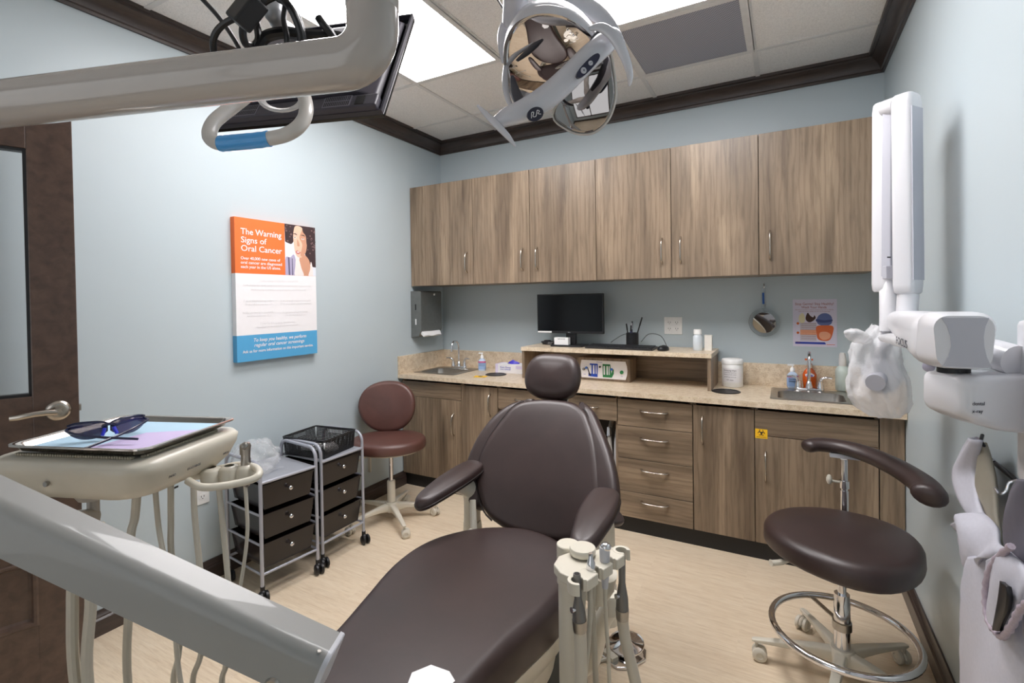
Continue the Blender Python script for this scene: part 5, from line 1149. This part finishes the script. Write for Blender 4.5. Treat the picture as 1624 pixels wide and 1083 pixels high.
px_tube('yoke', [(800, 100, 1.12), (797, 60, 1.12), (812, 30, 1.12), (845, 10, 1.12), (890, 2, 1.12), (935, 14, 1.12), (968, 42, 1.12), (990, 78, 1.12)], [.006, .012, .018, .024, .028, .024, .016, .006], SIL, .5)
px_tube('side_rim', [(803, 100, 1.10), (801, 130, 1.09), (806, 158, 1.08), (818, 178, 1.06)], [.005, .007, .006, .003], SIL, .6)
px_tube('gap_shade', [(812, 120, 1.09), (818, 145, 1.08), (828, 165, 1.06), (842, 172, 1.04)], [.004, .010, .012, .004], SILD, .4)  # dark strip standing in for the shaded gap inside the rim
# swivel above
b = MB(); b.tube([at(818, 32, 1.10), at(818, 6, 1.06), at(818, -60, 1.02)], [.030, .027, .026], 24); b.build('swivel_joint', SIL, t, ang=60)
# oval badge and switch pad sit on the bar
def face_M(u, w, d, du): 
    z = (CAM-at(u, w, d)).normalized(); x = at(u+du[0], w+du[1], d)-at(u, w, d); return basis(at(u, w, d)+z*.0, x, z.cross(x))
Mg = face_M(849, 181, .955, (10, -4.5)); MB().prism(ell(.0165, .0125, 28), -.006, .0008, Mg).build('badge', mat('badge_navy', RGB(40, 38, 54), .3), t, bevel=.0006)
b = MB(); b.tube([Mg @ Vector(p) for p in catmull([(-.010, -.004, .0014), (-.006, .005, .0014), (-.002, .004, .0014), (-.006, -.002, .0014), (-.001, -.004, .0014), (.003, .001, .0014), (.006, .005, .0014), (.009, .002, .0014), (.005, -.001, .0014), (.010, -.004, .0014)], 5)], .0007, 6); b.build('script_mark', WHITEP, t)
Ms = face_M(933, 104, .938, (10, -10.5)); NAVY = mat('switch_navy', RGB(36, 36, 60), .3)
MB().prism([(x*1.0, y) for x, y in ell(.030, .0085, 30, 2.4)], -.008, .0008, Ms).build('switch_pad', NAVY, t, bevel=.0006)
for x in (-.013, .006): MB().lathe([(.0058 if x < 0 else .0045, 0), (.005 if x < 0 else .004, .0016), (0, .002)], Ms @ Matrix.Translation((x, 0, .0008)), 18).build('button', WHITEG, t); 
b = MB()
for x in (-.013, .006): b.box(x-.0022, x+.0022, -.0004, .0004, .0029, .0034, Ms)
b.box(-.0134, -.0126, -.0022, .0022, .0029, .0034, Ms); b.build('button_marks', NAVY, t)
# black lead running down to the lamp
tag(MB().tube(catmull([at(770, -25, 1.15), at(788, -2, 1.14), at(801, 20, 1.13), at(806, 34, 1.12)], 5), .0022, 8).build('cable', CABLE), 'thin black lead running down to the operating light', 'cable')
# ------------------------------------------------------------------ wall-mounted x-ray unit on the right
XW = mat('white_xray_enamel', RGB(218, 218, 222), .3, coat=.25, vary=.005); XG = mat('pale_grey_xray_panel', RGB(184, 185, 194), .35, vary=.005)
t = thing('xray_unit', 'white folding dental x-ray arm mounted on the right wall', 'x-ray unit', (0, 0, 0))
# vertical twin arms: local frame by two directions across the view
def vbeam(b_, top, bot, wx, wy, face, r=.012, cap=.02):
    top, bot = Vector(top), Vector(bot); z = (top-bot).normalized(); x = Vector(face); x = (x-z*x.dot(z)).normalized(); y = z.cross(x); L_ = (top-bot).length; R = []
    for q, f_ in ((0, .80), (.006, .93), (cap, 1), (L_-cap, 1), (L_-.006, .93), (L_, .80)): R.append([bot+z*q+x*a*f_+y*c*f_ for a, c in rrect(wx/2, wy/2, r, 4)])
    return b_.loft(R)
sx = RT.copy(); sx.z = 0; sx.normalize(); sy = Vector((-sx.y, sx.x, 0))
fx = (sx*math.cos(.45)+sy*math.sin(.45))
b = MB(); vbeam(b, at(1437, 151, 1.66), at(1440, 466, 1.66), .076, .064, fx, .016, .03); b.build('front_arm', XW, t, ang=50)
b = MB(); e0, e1 = at(1437, 151, 1.66), at(1440, 466, 1.66); zc_ = (e0-e1).normalized(); pf = -(zc_.cross(fx))*.0325
b.loft([[e1+zc_*q+pf+fx*a+zc_.cross(fx)*c for a, c in ((-.034, -.0006), (.030, -.0006), (.030, .003), (-.034, .003))] for q in (.045, (e0-e1).length-.05)]); b.build('side_panel', XG, t)
b = MB(); vbeam(b, at(1404, 163, 1.78), at(1403, 463, 1.78), .055, .070, fx, .016, .03); b.build('rear_arm', XW, t, ang=50)
b = MB(); vbeam(b, at(1411, 178, 1.748), at(1409, 440, 1.748), .036, .030, fx, .004, .004); b.build('rear_arm_cover', XG, t, ang=50)
b = MB(); b.tube([at(1405, 172, 1.76), at(1425, 165, 1.70)], [.028, .028], 16); b.build('top_hinge', XW, t)
b = MB(); b.tube([at(1411, 430, 1.76), at(1410, 458, 1.76), at(1409, 462, 1.76), at(1409, 525, 1.76)], [.019, .021, .027, .0265], 20); b.build('head_stem', XW, t, ang=40)
b = MB(); b.cbox((0, 0, 0), .034, .02, .045, Matrix.Translation(at(1410, 432, 1.72)) @ Matrix.Rotation(YAW*-1, 4, 'Z')); b.build('hinge_cover', XG, t, bevel=.003)
b = MB(); b.tube([at(1440, 466, 1.66), at(1438, 500, 1.66)], .030, 20); b.build('arm_stem', XW, t)
text('arm_mark', '-', .05, BLACKP, basis(at(1406, 413, 1.705), RT, UP), t)
# horizontal barrel arm
n0, n1_ = at(1508, 545, 1.14), at(1428, 508, 1.68); ad = (n1_-n0); ad.z = 0; ad.normalize(); an = Vector((ad.y, -ad.x, 0))
def brl(c, hw2, hh2, r, sh=0): return [c+an*x*(1-.18*(y < 0)*(-y/hh2)*0)+Vector((0, 0, y)) for x, y in rrect(hw2, hh2, r, 5)]
if an.dot(RT) < 0: an = -an
b = MB(); c0 = at(1497, 539, 1.20); c1b = at(1432, 510, 1.70)
b.loft([brl(c0-ad*.02, .048, .054, .036), brl(c0-ad*.004, .058, .064, .042), brl(c0+ad*.03, .060, .065, .044), brl(c0.lerp(c1b, .6), .055, .050, .040), brl(c1b, .045, .036, .03), brl(c1b+ad*.03, .035, .026, .02)]); b.build('barrel_arm', XW, t, ang=60)
# scooped end cap
b = MB(); ec = at(1516, 539, 1.115); R = []
for q, wt, wb, hh2 in ((-.06, .050, .046, .056), (-.02, .062, .050, .062), (.02, .064, .066, .063), (.05, .058, .062, .060)):
    R.append([ec-RT*0+an*x*((wt if y > 0 else wb)/.06)+Vector((0, 0, y*hh2/.06))-(sy)*0+sx*0+ad*q for x, y in rrect(.06, .06, .030, 5)])
b.loft(R); b.build('barrel_end', XW, t, ang=50)
fc = ec-ad*.0608; Mf_ = basis(fc, an, (0, 0, 1)); fo = -1 if (Mf_.to_3x3() @ Vector((0, 0, 1))).dot(ad) > 0 else 1
MB().prism([(-.038, .052), (-.028, .034), (-.022, .010), (-.021, -.010), (-.026, -.032), (-.036, -.053), (.044, -.053), (.036, -.03), (.032, -.008), (.031, .012), (.034, .034), (.040, .052)], -.001*fo, .0016*fo, Mf_).build('end_panel', XG, t)
lt = [text('lettering', 'FOCUS', .030, XG, basis(c0+ad*.24-an*.0585+Vector((0, 0, -.030)), -ad, (0, 0, 1)), t, 'LEFT', .16)]
lt[0].data.materials[0] = INKG
for v in lt[0].data.vertices: pass
b = MB(); b.sphere(at(1473, 581, 1.28), .014, 16); b.build('knob', mat('lilac_grey_knob', RGB(184, 184, 206), .4), t)
b = MB(); b.lathe([(.03, 0), (.03, .012), (0, .012)], Matrix.Translation(at(1512, 591, 1.14)), 20); b.build('pivot', BLACKP, t)
# wall body: rounded bracket running to the wall
w0 = at(1500, 634, 1.13); 
def wb_ring(q, hw2, h1, h2, r):
    c = w0+sx*q; return [c+sy*x+Vector((0, 0, (h1+h2)/2+y)) for x, y in rrect(hw2, (h1-h2)/2, r, 5)]
b = MB(); b.loft([wb_ring(-.012, .045, .055, -.02, .02), wb_ring(-.004, .056, .060, -.028, .022), wb_ring(.02, .060, .062, -.040, .022), wb_ring(.07, .060, .062, -.058, .014), wb_ring(.12, .060, .062, -.064, .010), wb_ring(.148, .060, .062, -.066, .010)]); b.build('wall_bracket', XW, t, ang=50)
b = MB(); b.box(3.035, W-.0008, -2.12, -1.93, .98, 1.34); b.build('wall_box', XW, t, bevel=.012)
b = MB(); b.tube([at(1572, 560, 1.16), at(1612, 572, 1.10)], .034, 20); b.build('wall_pivot', XW, t)
text('lettering', 'dental', .011, INKG, basis(w0+sx*.004-sy*.0607+Vector((.0, 0, .000)), sx, (0, 0, 1)), t); text('lettering', 'x-ray', .011, INKG, basis(w0+sx*.004-sy*.0607+Vector((.0, 0, -.016)), sx, (0, 0, 1)), t)
# x-ray head hidden in a thin white bag
HXc = at(1397, 590, 1.80)
b = MB(); b.sphere(HXc+Vector((0, 0, -.01)), .062, 20, (1, 1, 1.1)); b.tube([HXc, at(1388, 607, 1.715)], [.03, .029], 20); b.tube([HXc+Vector((0, 0, .05)), at(1409, 522, 1.76)], [.026, .02], 14); b.build('tube_head', XG, t, ang=60)
t = thing('plastic_cover_bag', 'thin white plastic bag tied over the x-ray head above the right end of the counter', 'plastic bag', (0, 0, 0))
BAG = NT('thin_white_bag_film'); BAG.set(Base_Color=(.90, .90, .92, 1), Roughness=.3, Alpha=.5, Specular_IOR_Level=.6, Subsurface_Weight=0); v = BAG.coords(); BAG.bump(BAG.noise(v, 38, 4, .65, 1.0), .7, .006); BAG = BAG.m
prof = [(515, 14, 1398), (528, 20, 1396), (545, 32, 1390), (560, 34, 1388), (580, 36, 1390), (600, 40, 1392), (620, 43, 1392), (634, 41, 1394), (648, 33, 1398), (658, 22, 1402), (661, 12, 1402)]
R = []; 
for i, (w, rad, u) in enumerate(prof):
    c = at(u, w, 1.80); rr = rad/FPX*1.80; ring = []
    for j in range(96):
        a = 2*PI*j/96; f_ = 1+.13*noise.noise(Vector((math.cos(a)*1.7, math.sin(a)*1.7, i*.55)))+.05*math.sin(7*a+i*1.1)+.035*math.sin(13*a-i*1.7)+.06*abs(noise.noise(Vector((math.cos(a)*5, math.sin(a)*5, i*.9))))
        ring.append(c+RT*(rr*f_*math.cos(a))+sy*(rr*.86*f_*math.sin(a)))
    R.append(ring)
R2 = []
for k in range(len(R[0])): R2.append(catmull([r_[k] for r_ in R], 4))
R = [[R2[k][i]+RT*(.006*noise.noise(R2[k][i]*55))+UP*(.006*noise.noise(R2[k][i]*48+Vector((3, 1, 2)))) for k in range(len(R2))] for i in range(len(R2[0]))]
MB().loft(R, cap0=False).build('bag', BAG, t, ang=180)
def ear(P, W_, sd_):
    Q = catmull([at(*p) for p in P], 6); n = len(Q); R_ = []
    for i in range(n):
        s_ = i/(n-1)*(len(W_)-1); k = min(int(s_), len(W_)-2); R_.append((W_[k]+(W_[k+1]-W_[k])*(s_-k))*(1+.12*math.sin(i*1.9+sd_)))
    b = MB(); b.tube(Q, R_, sec=[(math.cos(a)*(1+.12*math.sin(3*a)), .7*math.sin(a)) for a in [k*PI/8 for k in range(16)]]); b.build('tied_handle', BAG, t, ang=180)
ear([(1378, 540, 1.77), (1366, 536, 1.76), (1352, 530, 1.75), (1340, 526, 1.75)], [.012, .026, .034, .026, .006], 0)
ear([(1402, 536, 1.66), (1420, 538, 1.55), (1440, 543, 1.45), (1456, 546, 1.38)], [.016, .024, .026, .020, .006], 1)

# ------------------------------------------------------------------ rail with lead aprons on the right wall
t = thing('apron_rail', 'thin dark rail with hooks on the right wall under the x-ray unit', 'rail', (0, 0, 0))
b = MB(); b.tube([(W-.012, -1.55, .955), (W-.012, -2.25, .955)], .006, 10)
for y in (-1.58, -1.9, -2.2): b.cyl((W-.012, y, .955), (W-.001, y, .955), .004, 8)
b.build('rail', mat('dark_steel_rail', RGB(60, 60, 64), .35, .8), t)
for y in (-1.615, -1.72, -1.88): 
    b = MB(); b.tube(catmull([(W-.012, y, .963), (W-.03, y, .955), (W-.036, y, .935), (W-.046, y, .925), (W-.056, y, .938)], 4), .003, 8); b.build('hook', CHROME, t)
AP1 = mat('lilac_grey_apron_vinyl', RGB(190, 190, 200), .5, bump=.2, nscale=120, vary=.03); AP2 = mat('slate_grey_apron_back', RGB(96, 94, 104), .55); APT = mat('quilted_apron_binding', RGB(172, 160, 172), .5, bump=.8, nscale=260, vary=.08); APG = mat('taupe_apron_inside', RGB(150, 144, 130), .6)
def sheet(P, nu, nv, f, name, m_, parent, th=.008):
    b_ = MB(); vs = [f(i/nu, j/nv) for i in range(nu+1) for j in range(nv+1)]; b_.add(vs, [(i*(nv+1)+j, (i+1)*(nv+1)+j, (i+1)*(nv+1)+j+1, i*(nv+1)+j+1) for i in range(nu) for j in range(nv)])
    o = b_.build(name, m_, parent, ang=180); s_ = o.modifiers.new('thick', 'SOLIDIFY'); s_.thickness = th; s_.offset = 0; return o
def wallp(u, w, off=0): return onx(W-.03-off, u, w)
def strip(left, right, name, m_, parent, off0=.0, bulge=.02, folds=0, ph=0, nu=26, nv=10, th=.008):
    """cloth between two hanging edges measured against the wall"""
    Lc = catmull([wallp(u, w, off0) for u, w in left], 8); Rc = catmull([wallp(u, w, off0) for u, w in right], 8)
    def g(C_, t_): s_ = t_*(len(C_)-1); k = min(int(s_), len(C_)-2); return C_[k].lerp(C_[k+1], s_-k)
    def f(a, c):
        p = g(Lc, a).lerp(g(Rc, a), c); d = bulge*math.sin(PI*c)+folds*math.sin(c*9+a*7+ph)
        return p+Vector((-d, 0, 0))
    o = sheet(None, nu, nv, f, name, m_, parent, th); return Lc, Rc
def bind(C_, parent, r=.006): MB().tube(C_, [r*(1+.22*math.sin(k*2.4)) for k in range(len(C_))], 8).build('quilted_edge', APT, parent, ang=80)
t = thing('lead_apron', 'pale grey lead apron with quilted edging hanging nearest the stool on the right wall', 'apron', (0, 0, 0), group='lead aprons on the wall rail')
L1, R1 = strip([(1549, 696), (1528, 722), (1516, 748), (1522, 775), (1534, 800), (1548, 822)], [(1560, 700), (1549, 730), (1546, 752), (1552, 780), (1560, 805), (1566, 822)], 'collar_flap', AP1, t, .03, .02, .004); bind(L1, t)
L2, R2_ = strip([(1560, 704), (1550, 735), (1547, 760), (1556, 800), (1574, 830), (1588, 868)], [(1566, 702), (1572, 740), (1578, 780), (1584, 815), (1590, 840), (1594, 876)], 'inner_lining', APG, t, .015, .012, .004); bind(L2, t, .004)
L3, R3 = strip([(1520, 836), (1532, 852), (1538, 880), (1541, 905), (1548, 912)], [(1556, 814), (1575, 836), (1592, 860), (1604, 872), (1606, 880)], 'folded_shoulder', AP1, t, .05, .03, .010, 1); bind(L3[:12], t)
L4, R4 = strip([(1551, 905), (1538, 925), (1535, 980), (1533, 1040), (1533, 1110), (1535, 1180)], [(1600, 880), (1616, 940), (1632, 985), (1646, 1040), (1650, 1110), (1650, 1180)], 'apron_body', AP1, t, .035, .04, .008, 2)
oval = catmull([(x, y, 0) for x, y in [(1604, 866), (1580, 888), (1566, 915), (1563, 950), (1568, 985), (1582, 1005), (1592, 1008), (1606, 990), (1620, 965), (1640, 950)]], 6)
bind([wallp(p.x, p.y, .085) for p in oval], t, .0065)
strip([(1590, 922), (1588, 940), (1584, 965), (1578, 995), (1578, 1000)], [(1600, 930), (1602, 945), (1599, 968), (1590, 990), (1586, 1001)], 'dark_strap', BLACKP, t, .092, .002, 0)
strip([(1571, 895), (1567, 925), (1566, 960), (1576, 995)], [(1604, 875), (1625, 905), (1628, 945), (1596, 1000)], 'pocket_panel', AP1, t, .075, .012, .003)
MB().tube(catmull([wallp(1558, 690, .02), wallp(1556, 700, .03), wallp(1562, 708, .02)], 5), .004, 8).build('hanging_loop', BLACKP, t)
t = thing('lead_apron', 'dark slate backed lead apron at the right edge of the photo', 'apron', (0, 0, 0), group='lead aprons on the wall rail')
L5, R5 = strip([(1630, 764), (1612, 778), (1602, 800), (1600, 830), (1604, 865), (1616, 905)], [(1650, 764), (1650, 790), (1650, 820), (1650, 850), (1650, 880), (1650, 915)], 'apron_collar', AP2, t, .05, .02, .003); bind(L5, t, .005)
strip([(1616, 903), (1626, 960), (1636, 1040), (1640, 1150)], [(1660, 903), (1680, 960), (1690, 1040), (1700, 1150)], 'apron_body', AP1, t, .02, .02, .006)
# ------------------------------------------------------------------ assistant's instrument holder beside the chair
t = thing('instrument_console', 'cream assistant console with instrument holders on a post beside the chair', 'instrument console', (0, 0, 0))
cA = at(924, 868, 1.25); cB = at(901, 862, 1.30)
b = MB(); b.lathe([(.030, -.016), (.033, -.012), (.033, -.002), (.031, .0015), (0, .0025)], Matrix.Translation(cA), 32); b.build('round_cap', CREAM, t, ang=40)
b = MB(); b.lathe([(0, -.10), (.030, -.10), (.030, -.001), (.028, .001), (0, .001)], Matrix.Translation(cB), 28); b.lathe([(0, -.72), (.028, -.72), (.027, -.10)], Matrix.Translation(cB), 28); b.build('post', CREAM, t, ang=40)
h0, h1 = at(915, 907, 1.14), at(984, 885, 1.27); hd_ = (h1-h0); hl = hd_.length; hd_.normalize(); hdz = Vector((hd_.x, hd_.y, 0)).normalized(); hp_ = Vector((hdz.y, -hdz.x, 0)); 
if hp_.dot(CAM-h0) < 0: hp_ = -hp_
zt = (h0.z+h1.z)/2; h0.z = zt; h1.z = zt
b = MB()
M_ = basis((h0.x, h0.y, zt), hdz, (-hp_))     # local x along the row, local y away from the camera, z up
up_ok = (M_.to_3x3() @ Vector((0, 0, 1))).z > 0
if not up_ok: M_ = basis((h0.x, h0.y, zt), hdz, hp_)
ys = 1 if up_ok else -1
def hpoly(p): return [(x, y*ys) for x, y in p]
b.prism(hpoly([(.0, .012), (hl, .012), (hl, .040), (hl*.75, .050), (hl*.62, .085), (hl*.30, .10), (hl*.10, .085), (.0, .05)]), -.024, .0, M_); b.build('bracket', CREAM, t, bevel=.004)
slots = [.0, hl*.36, hl*.68, hl]
for k, q in enumerate(slots):
    # horseshoe holder opening towards the user
    ro, ri = (.0225, .0135) if k in (0, 3) else (.018, .011); b = MB(); P = []
    a0_, a1_ = -PI*.30, PI*1.30
    out = [(q+ro*math.cos(a), ro*math.sin(a)) for a in [a0_+(a1_-a0_)*j/16 for j in range(17)]]; inn = [(q+ri*math.cos(a), ri*math.sin(a)) for a in [a1_-(a1_-a0_)*j/16 for j in range(17)]]
    b.prism(hpoly(out+inn), -.026, .002, M_); b.build('holder', CREAM, t, bevel=.0015)
for q0, q1 in ((.012, slots[1]-.010), (slots[1]+.010, slots[2]-.008), (slots[2]+.010, slots[3]-.014)):
    b = MB(); b.prism(hpoly([(q0, -.020), (q1, -.020), (q1, .02), (q0, .02)]), -.026, .001, M_); b.build('holder_block', CREAM, t, bevel=.003)
b = MB(); cC = at(969, 942, 1.36); b.tube([at(955, 905, 1.30), at(950, 925, 1.31), at(942, 950, 1.31)], [.040, .042, .030], 18); b.build('elbow_shroud', CREAM, t, ang=60)
b = MB(); b.lathe([(.0, -.05), (.024, -.05), (.025, -.004), (.022, .002), (0, .003)], Matrix.Translation(cC), 24); b.build('arm_joint', CREAM, t, ang=40)
b = MB(); e_ = Vector((1.935, -1.93, .12)); b.tube([cC+Vector((0, 0, -.03)), at(955, 985, 1.40), at(938, 1045, 1.45), e_], [.024, .024, .026, .028], 16); b.build('swing_arm', CREAM, t, ang=60)
HG = mat('grey_handpiece_metal', RGB(128, 126, 124), .32, .7, vary=.02)
def instr(name, label, px, dpt, kind):
    P = [at(u, w, dpt+(k*.004)) for k, (u, w) in enumerate(px)]; t_ = thing(name, label, 'handpiece', (0, 0, 0), group='suction and air handpieces on the console')
    if kind == 'hve':
        d = (P[1]-P[0]).normalized(); b_ = MB(); b_.tube([P[0]+Vector((0, 0, .012)), P[0], P[0].lerp(P[1], .45), P[0].lerp(P[1], .75), P[1]], [.0085, .0095, .0085, .015, .016], 16); b_.build('handpiece', HG, t_, ang=60)
        b_ = MB(); b_.lathe([(0, 0), (.0062, 0), (.0062, .0002)], Matrix.Translation(P[0]+Vector((0, 0, .0123))), 14); b_.build('mouth', BLACKP, t_)
        q = P[0].lerp(P[1], .70); b_ = MB(); b_.tube([q, q-RT*.018-UP*-.002-FW*.01], [.0055, .0065], 12); b_.build('valve_lever', CHROME, t_)
        b_ = MB(); b_.tube([P[1]-d*.004, P[1]+d*.022], [.017, .0155], 16); b_.build('collar', STEEL, t_, ang=40)
        b_ = MB(); b_.tube(catmull([P[1]+d*.018]+P[2:], 6), .0145, 14); b_.build('hose', CREAMD, t_, ang=80)
    return t_, P
instr('suction_handpiece', 'grey suction handpiece in the nearest holder of the console', [(915, 918), (919, 985), (921, 1030), (921, 1100), (918, 1200), (905, 1260)], 1.145, 'hve')
instr('suction_handpiece', 'large grey suction handpiece in the farthest holder of the console, hose slanting right', [(986, 887), (987, 968), (991, 1010), (1005, 1070), (1020, 1140), (1015, 1240)], 1.26, 'hve')
t = thing('saliva_ejector', 'small chrome saliva ejector in the second holder of the console', 'handpiece', (0, 0, 0), group='suction and air handpieces on the console')
q0 = at(937, 885, 1.185); b = MB(); b.lathe([(0, .012), (.0048, .012), (.0058, .0), (.010, -.010), (.012, -.03), (.009, -.04), (.007, -.055)], Matrix.Translation(q0), 16); b.build('valve', CHROME, t, ang=50)
MB().tube(catmull([q0+Vector((0, 0, -.05)), at(936, 950, 1.19), at(934, 1010, 1.19), at(928, 1080, 1.19), at(925, 1180, 1.2)], 6), .0055, 10).build('hose', CREAMD, t)
t = thing('air_syringe', 'white-headed air water syringe in the third holder of the console', 'handpiece', (0, 0, 0), group='suction and air handpieces on the console')
q0 = at(959, 884, 1.22); b = MB(); b.lathe([(.007, -.075), (.010, -.05), (.012, -.01), (.013, .015), (.012, .026), (0, .030)], Matrix.Translation(q0), 18); b.build('body', WHITEG, t, ang=60)
b = MB(); b.sphere(q0+Vector((0, 0, .026))+RT*.003, .0125, 14, (1.1, 1.1, .9)); b.build('head', CHROME, t)
MB().tube(catmull([q0+Vector((0, 0, -.07)), at(961, 980, 1.23), at(965, 1040, 1.24), at(966, 1110, 1.25), at(960, 1200, 1.26)], 6), .0050, 10).build('hose', CREAMD, t)
for k, (P, r, d_, lab) in enumerate((([(926, 925), (924, 980), (921, 1040), (924, 1110), (930, 1220)], .006, 1.22, 'thin hose hanging behind the nearest suction handpiece'), ([(933, 925), (937, 970), (930, 1030), (926, 1110), (926, 1220)], .006, 1.24, 'thin hose hanging between the second holder and the post'), ([(941, 925), (940, 975), (943, 1030), (946, 1110), (950, 1220)], .0075, 1.27, 'thin hose curving right below the console bracket'))):
    Q = [at(u, w, d_) for u, w in P]; tag(MB().tube(catmull(Q, 6), r, 10).build('hose', CREAMD), lab, 'hose', 'thin hoses under the console')
# disc foot control on the floor
t = thing('foot_control', 'round chrome foot control on the floor right of the chair', 'foot control', (2.012, -1.545, 0), -.5)
MB().prism([(-.055, -.095), (.055, -.095), (.085, -.05), (.085, .03), (.05, .07), (-.05, .07), (-.085, .03), (-.085, -.05)], .0005, .012).build('base', CHROME, t, bevel=.003)
Mf = Matrix.Translation((0, .01, .030)) @ Matrix.Rotation(.12, 4, 'X')
b = MB(); b.lathe([(0, .030), (.012, .024), (.040, .008), (.066, .002), (.070, .004), (.071, 0), (.066, -.004), (0, -.004)], Mf, 36); b.lathe([(.02, -.018), (.02, -.003)], Mf, 16); b.build('disc', CHROME, t, ang=30)
b = MB(); b.tube(catmull([(.0, -.09, .012), (-.02, -.14, .008), (-.08, -.18, .008), (-.16, -.16, .008)], 6), .006, 8); b.box(-.03, .03, -.092, -.062, .012, .026); b.build('cable', CREAMD, t)
# ------------------------------------------------------------------ camera, world, view
cam = bpy.data.cameras.new('camera'); co = bpy.data.objects.new('camera', cam); COL.objects.link(co)
cam.sensor_fit = 'HORIZONTAL'; cam.sensor_width = 36; cam.lens = 36*FPX/1624
cam.shift_x = -(PCX-812)/1624; cam.shift_y = (PCY-541.5)/1624
cam.clip_start = .02; cam.clip_end = 50
co.matrix_world = Matrix.Translation(CAM) @ Matrix((RT, UP, -FW)).transposed().to_4x4()
SC.camera = co
w = bpy.data.worlds.new('world'); SC.world = w; w.use_nodes = True
bg = w.node_tree.nodes.get('Background') or w.node_tree.nodes.new('ShaderNodeBackground'); bg.inputs[0].default_value = (.95, .97, 1, 1); bg.inputs[1].default_value = 1.2  # background glow is the fill coming through the added window
pl = bpy.data.lights.new('fill_portal', 'AREA'); pl.shape = 'RECTANGLE'; pl.size = 2.4; pl.size_y = 2.3; pl.cycles.is_portal = True
po = bpy.data.objects.new('fill_portal', pl); COL.objects.link(po); po.location = ((WX0+WX1)/2, YB-.02, (WZ0+WZ1)/2); po.rotation_euler = (-PI/2, 0, 0)  # portal guiding light through the added fill window
vs = SC.view_settings; SC.display_settings.display_device = 'sRGB'; vs.view_transform = 'Standard'; vs.look = 'None'; vs.gamma = 1; vs.use_curve_mapping = False; vs.exposure = -0.12
SC.cycles.use_denoising = True; SC.cycles.max_bounces = 10; SC.cycles.diffuse_bounces = 5; SC.cycles.glossy_bounces = 5; SC.cycles.transmission_bounces = 6; SC.cycles.transparent_max_bounces = 12
SC.cycles.caustics_reflective = False; SC.cycles.caustics_refractive = False; SC.cycles.sample_clamp_indirect = 8
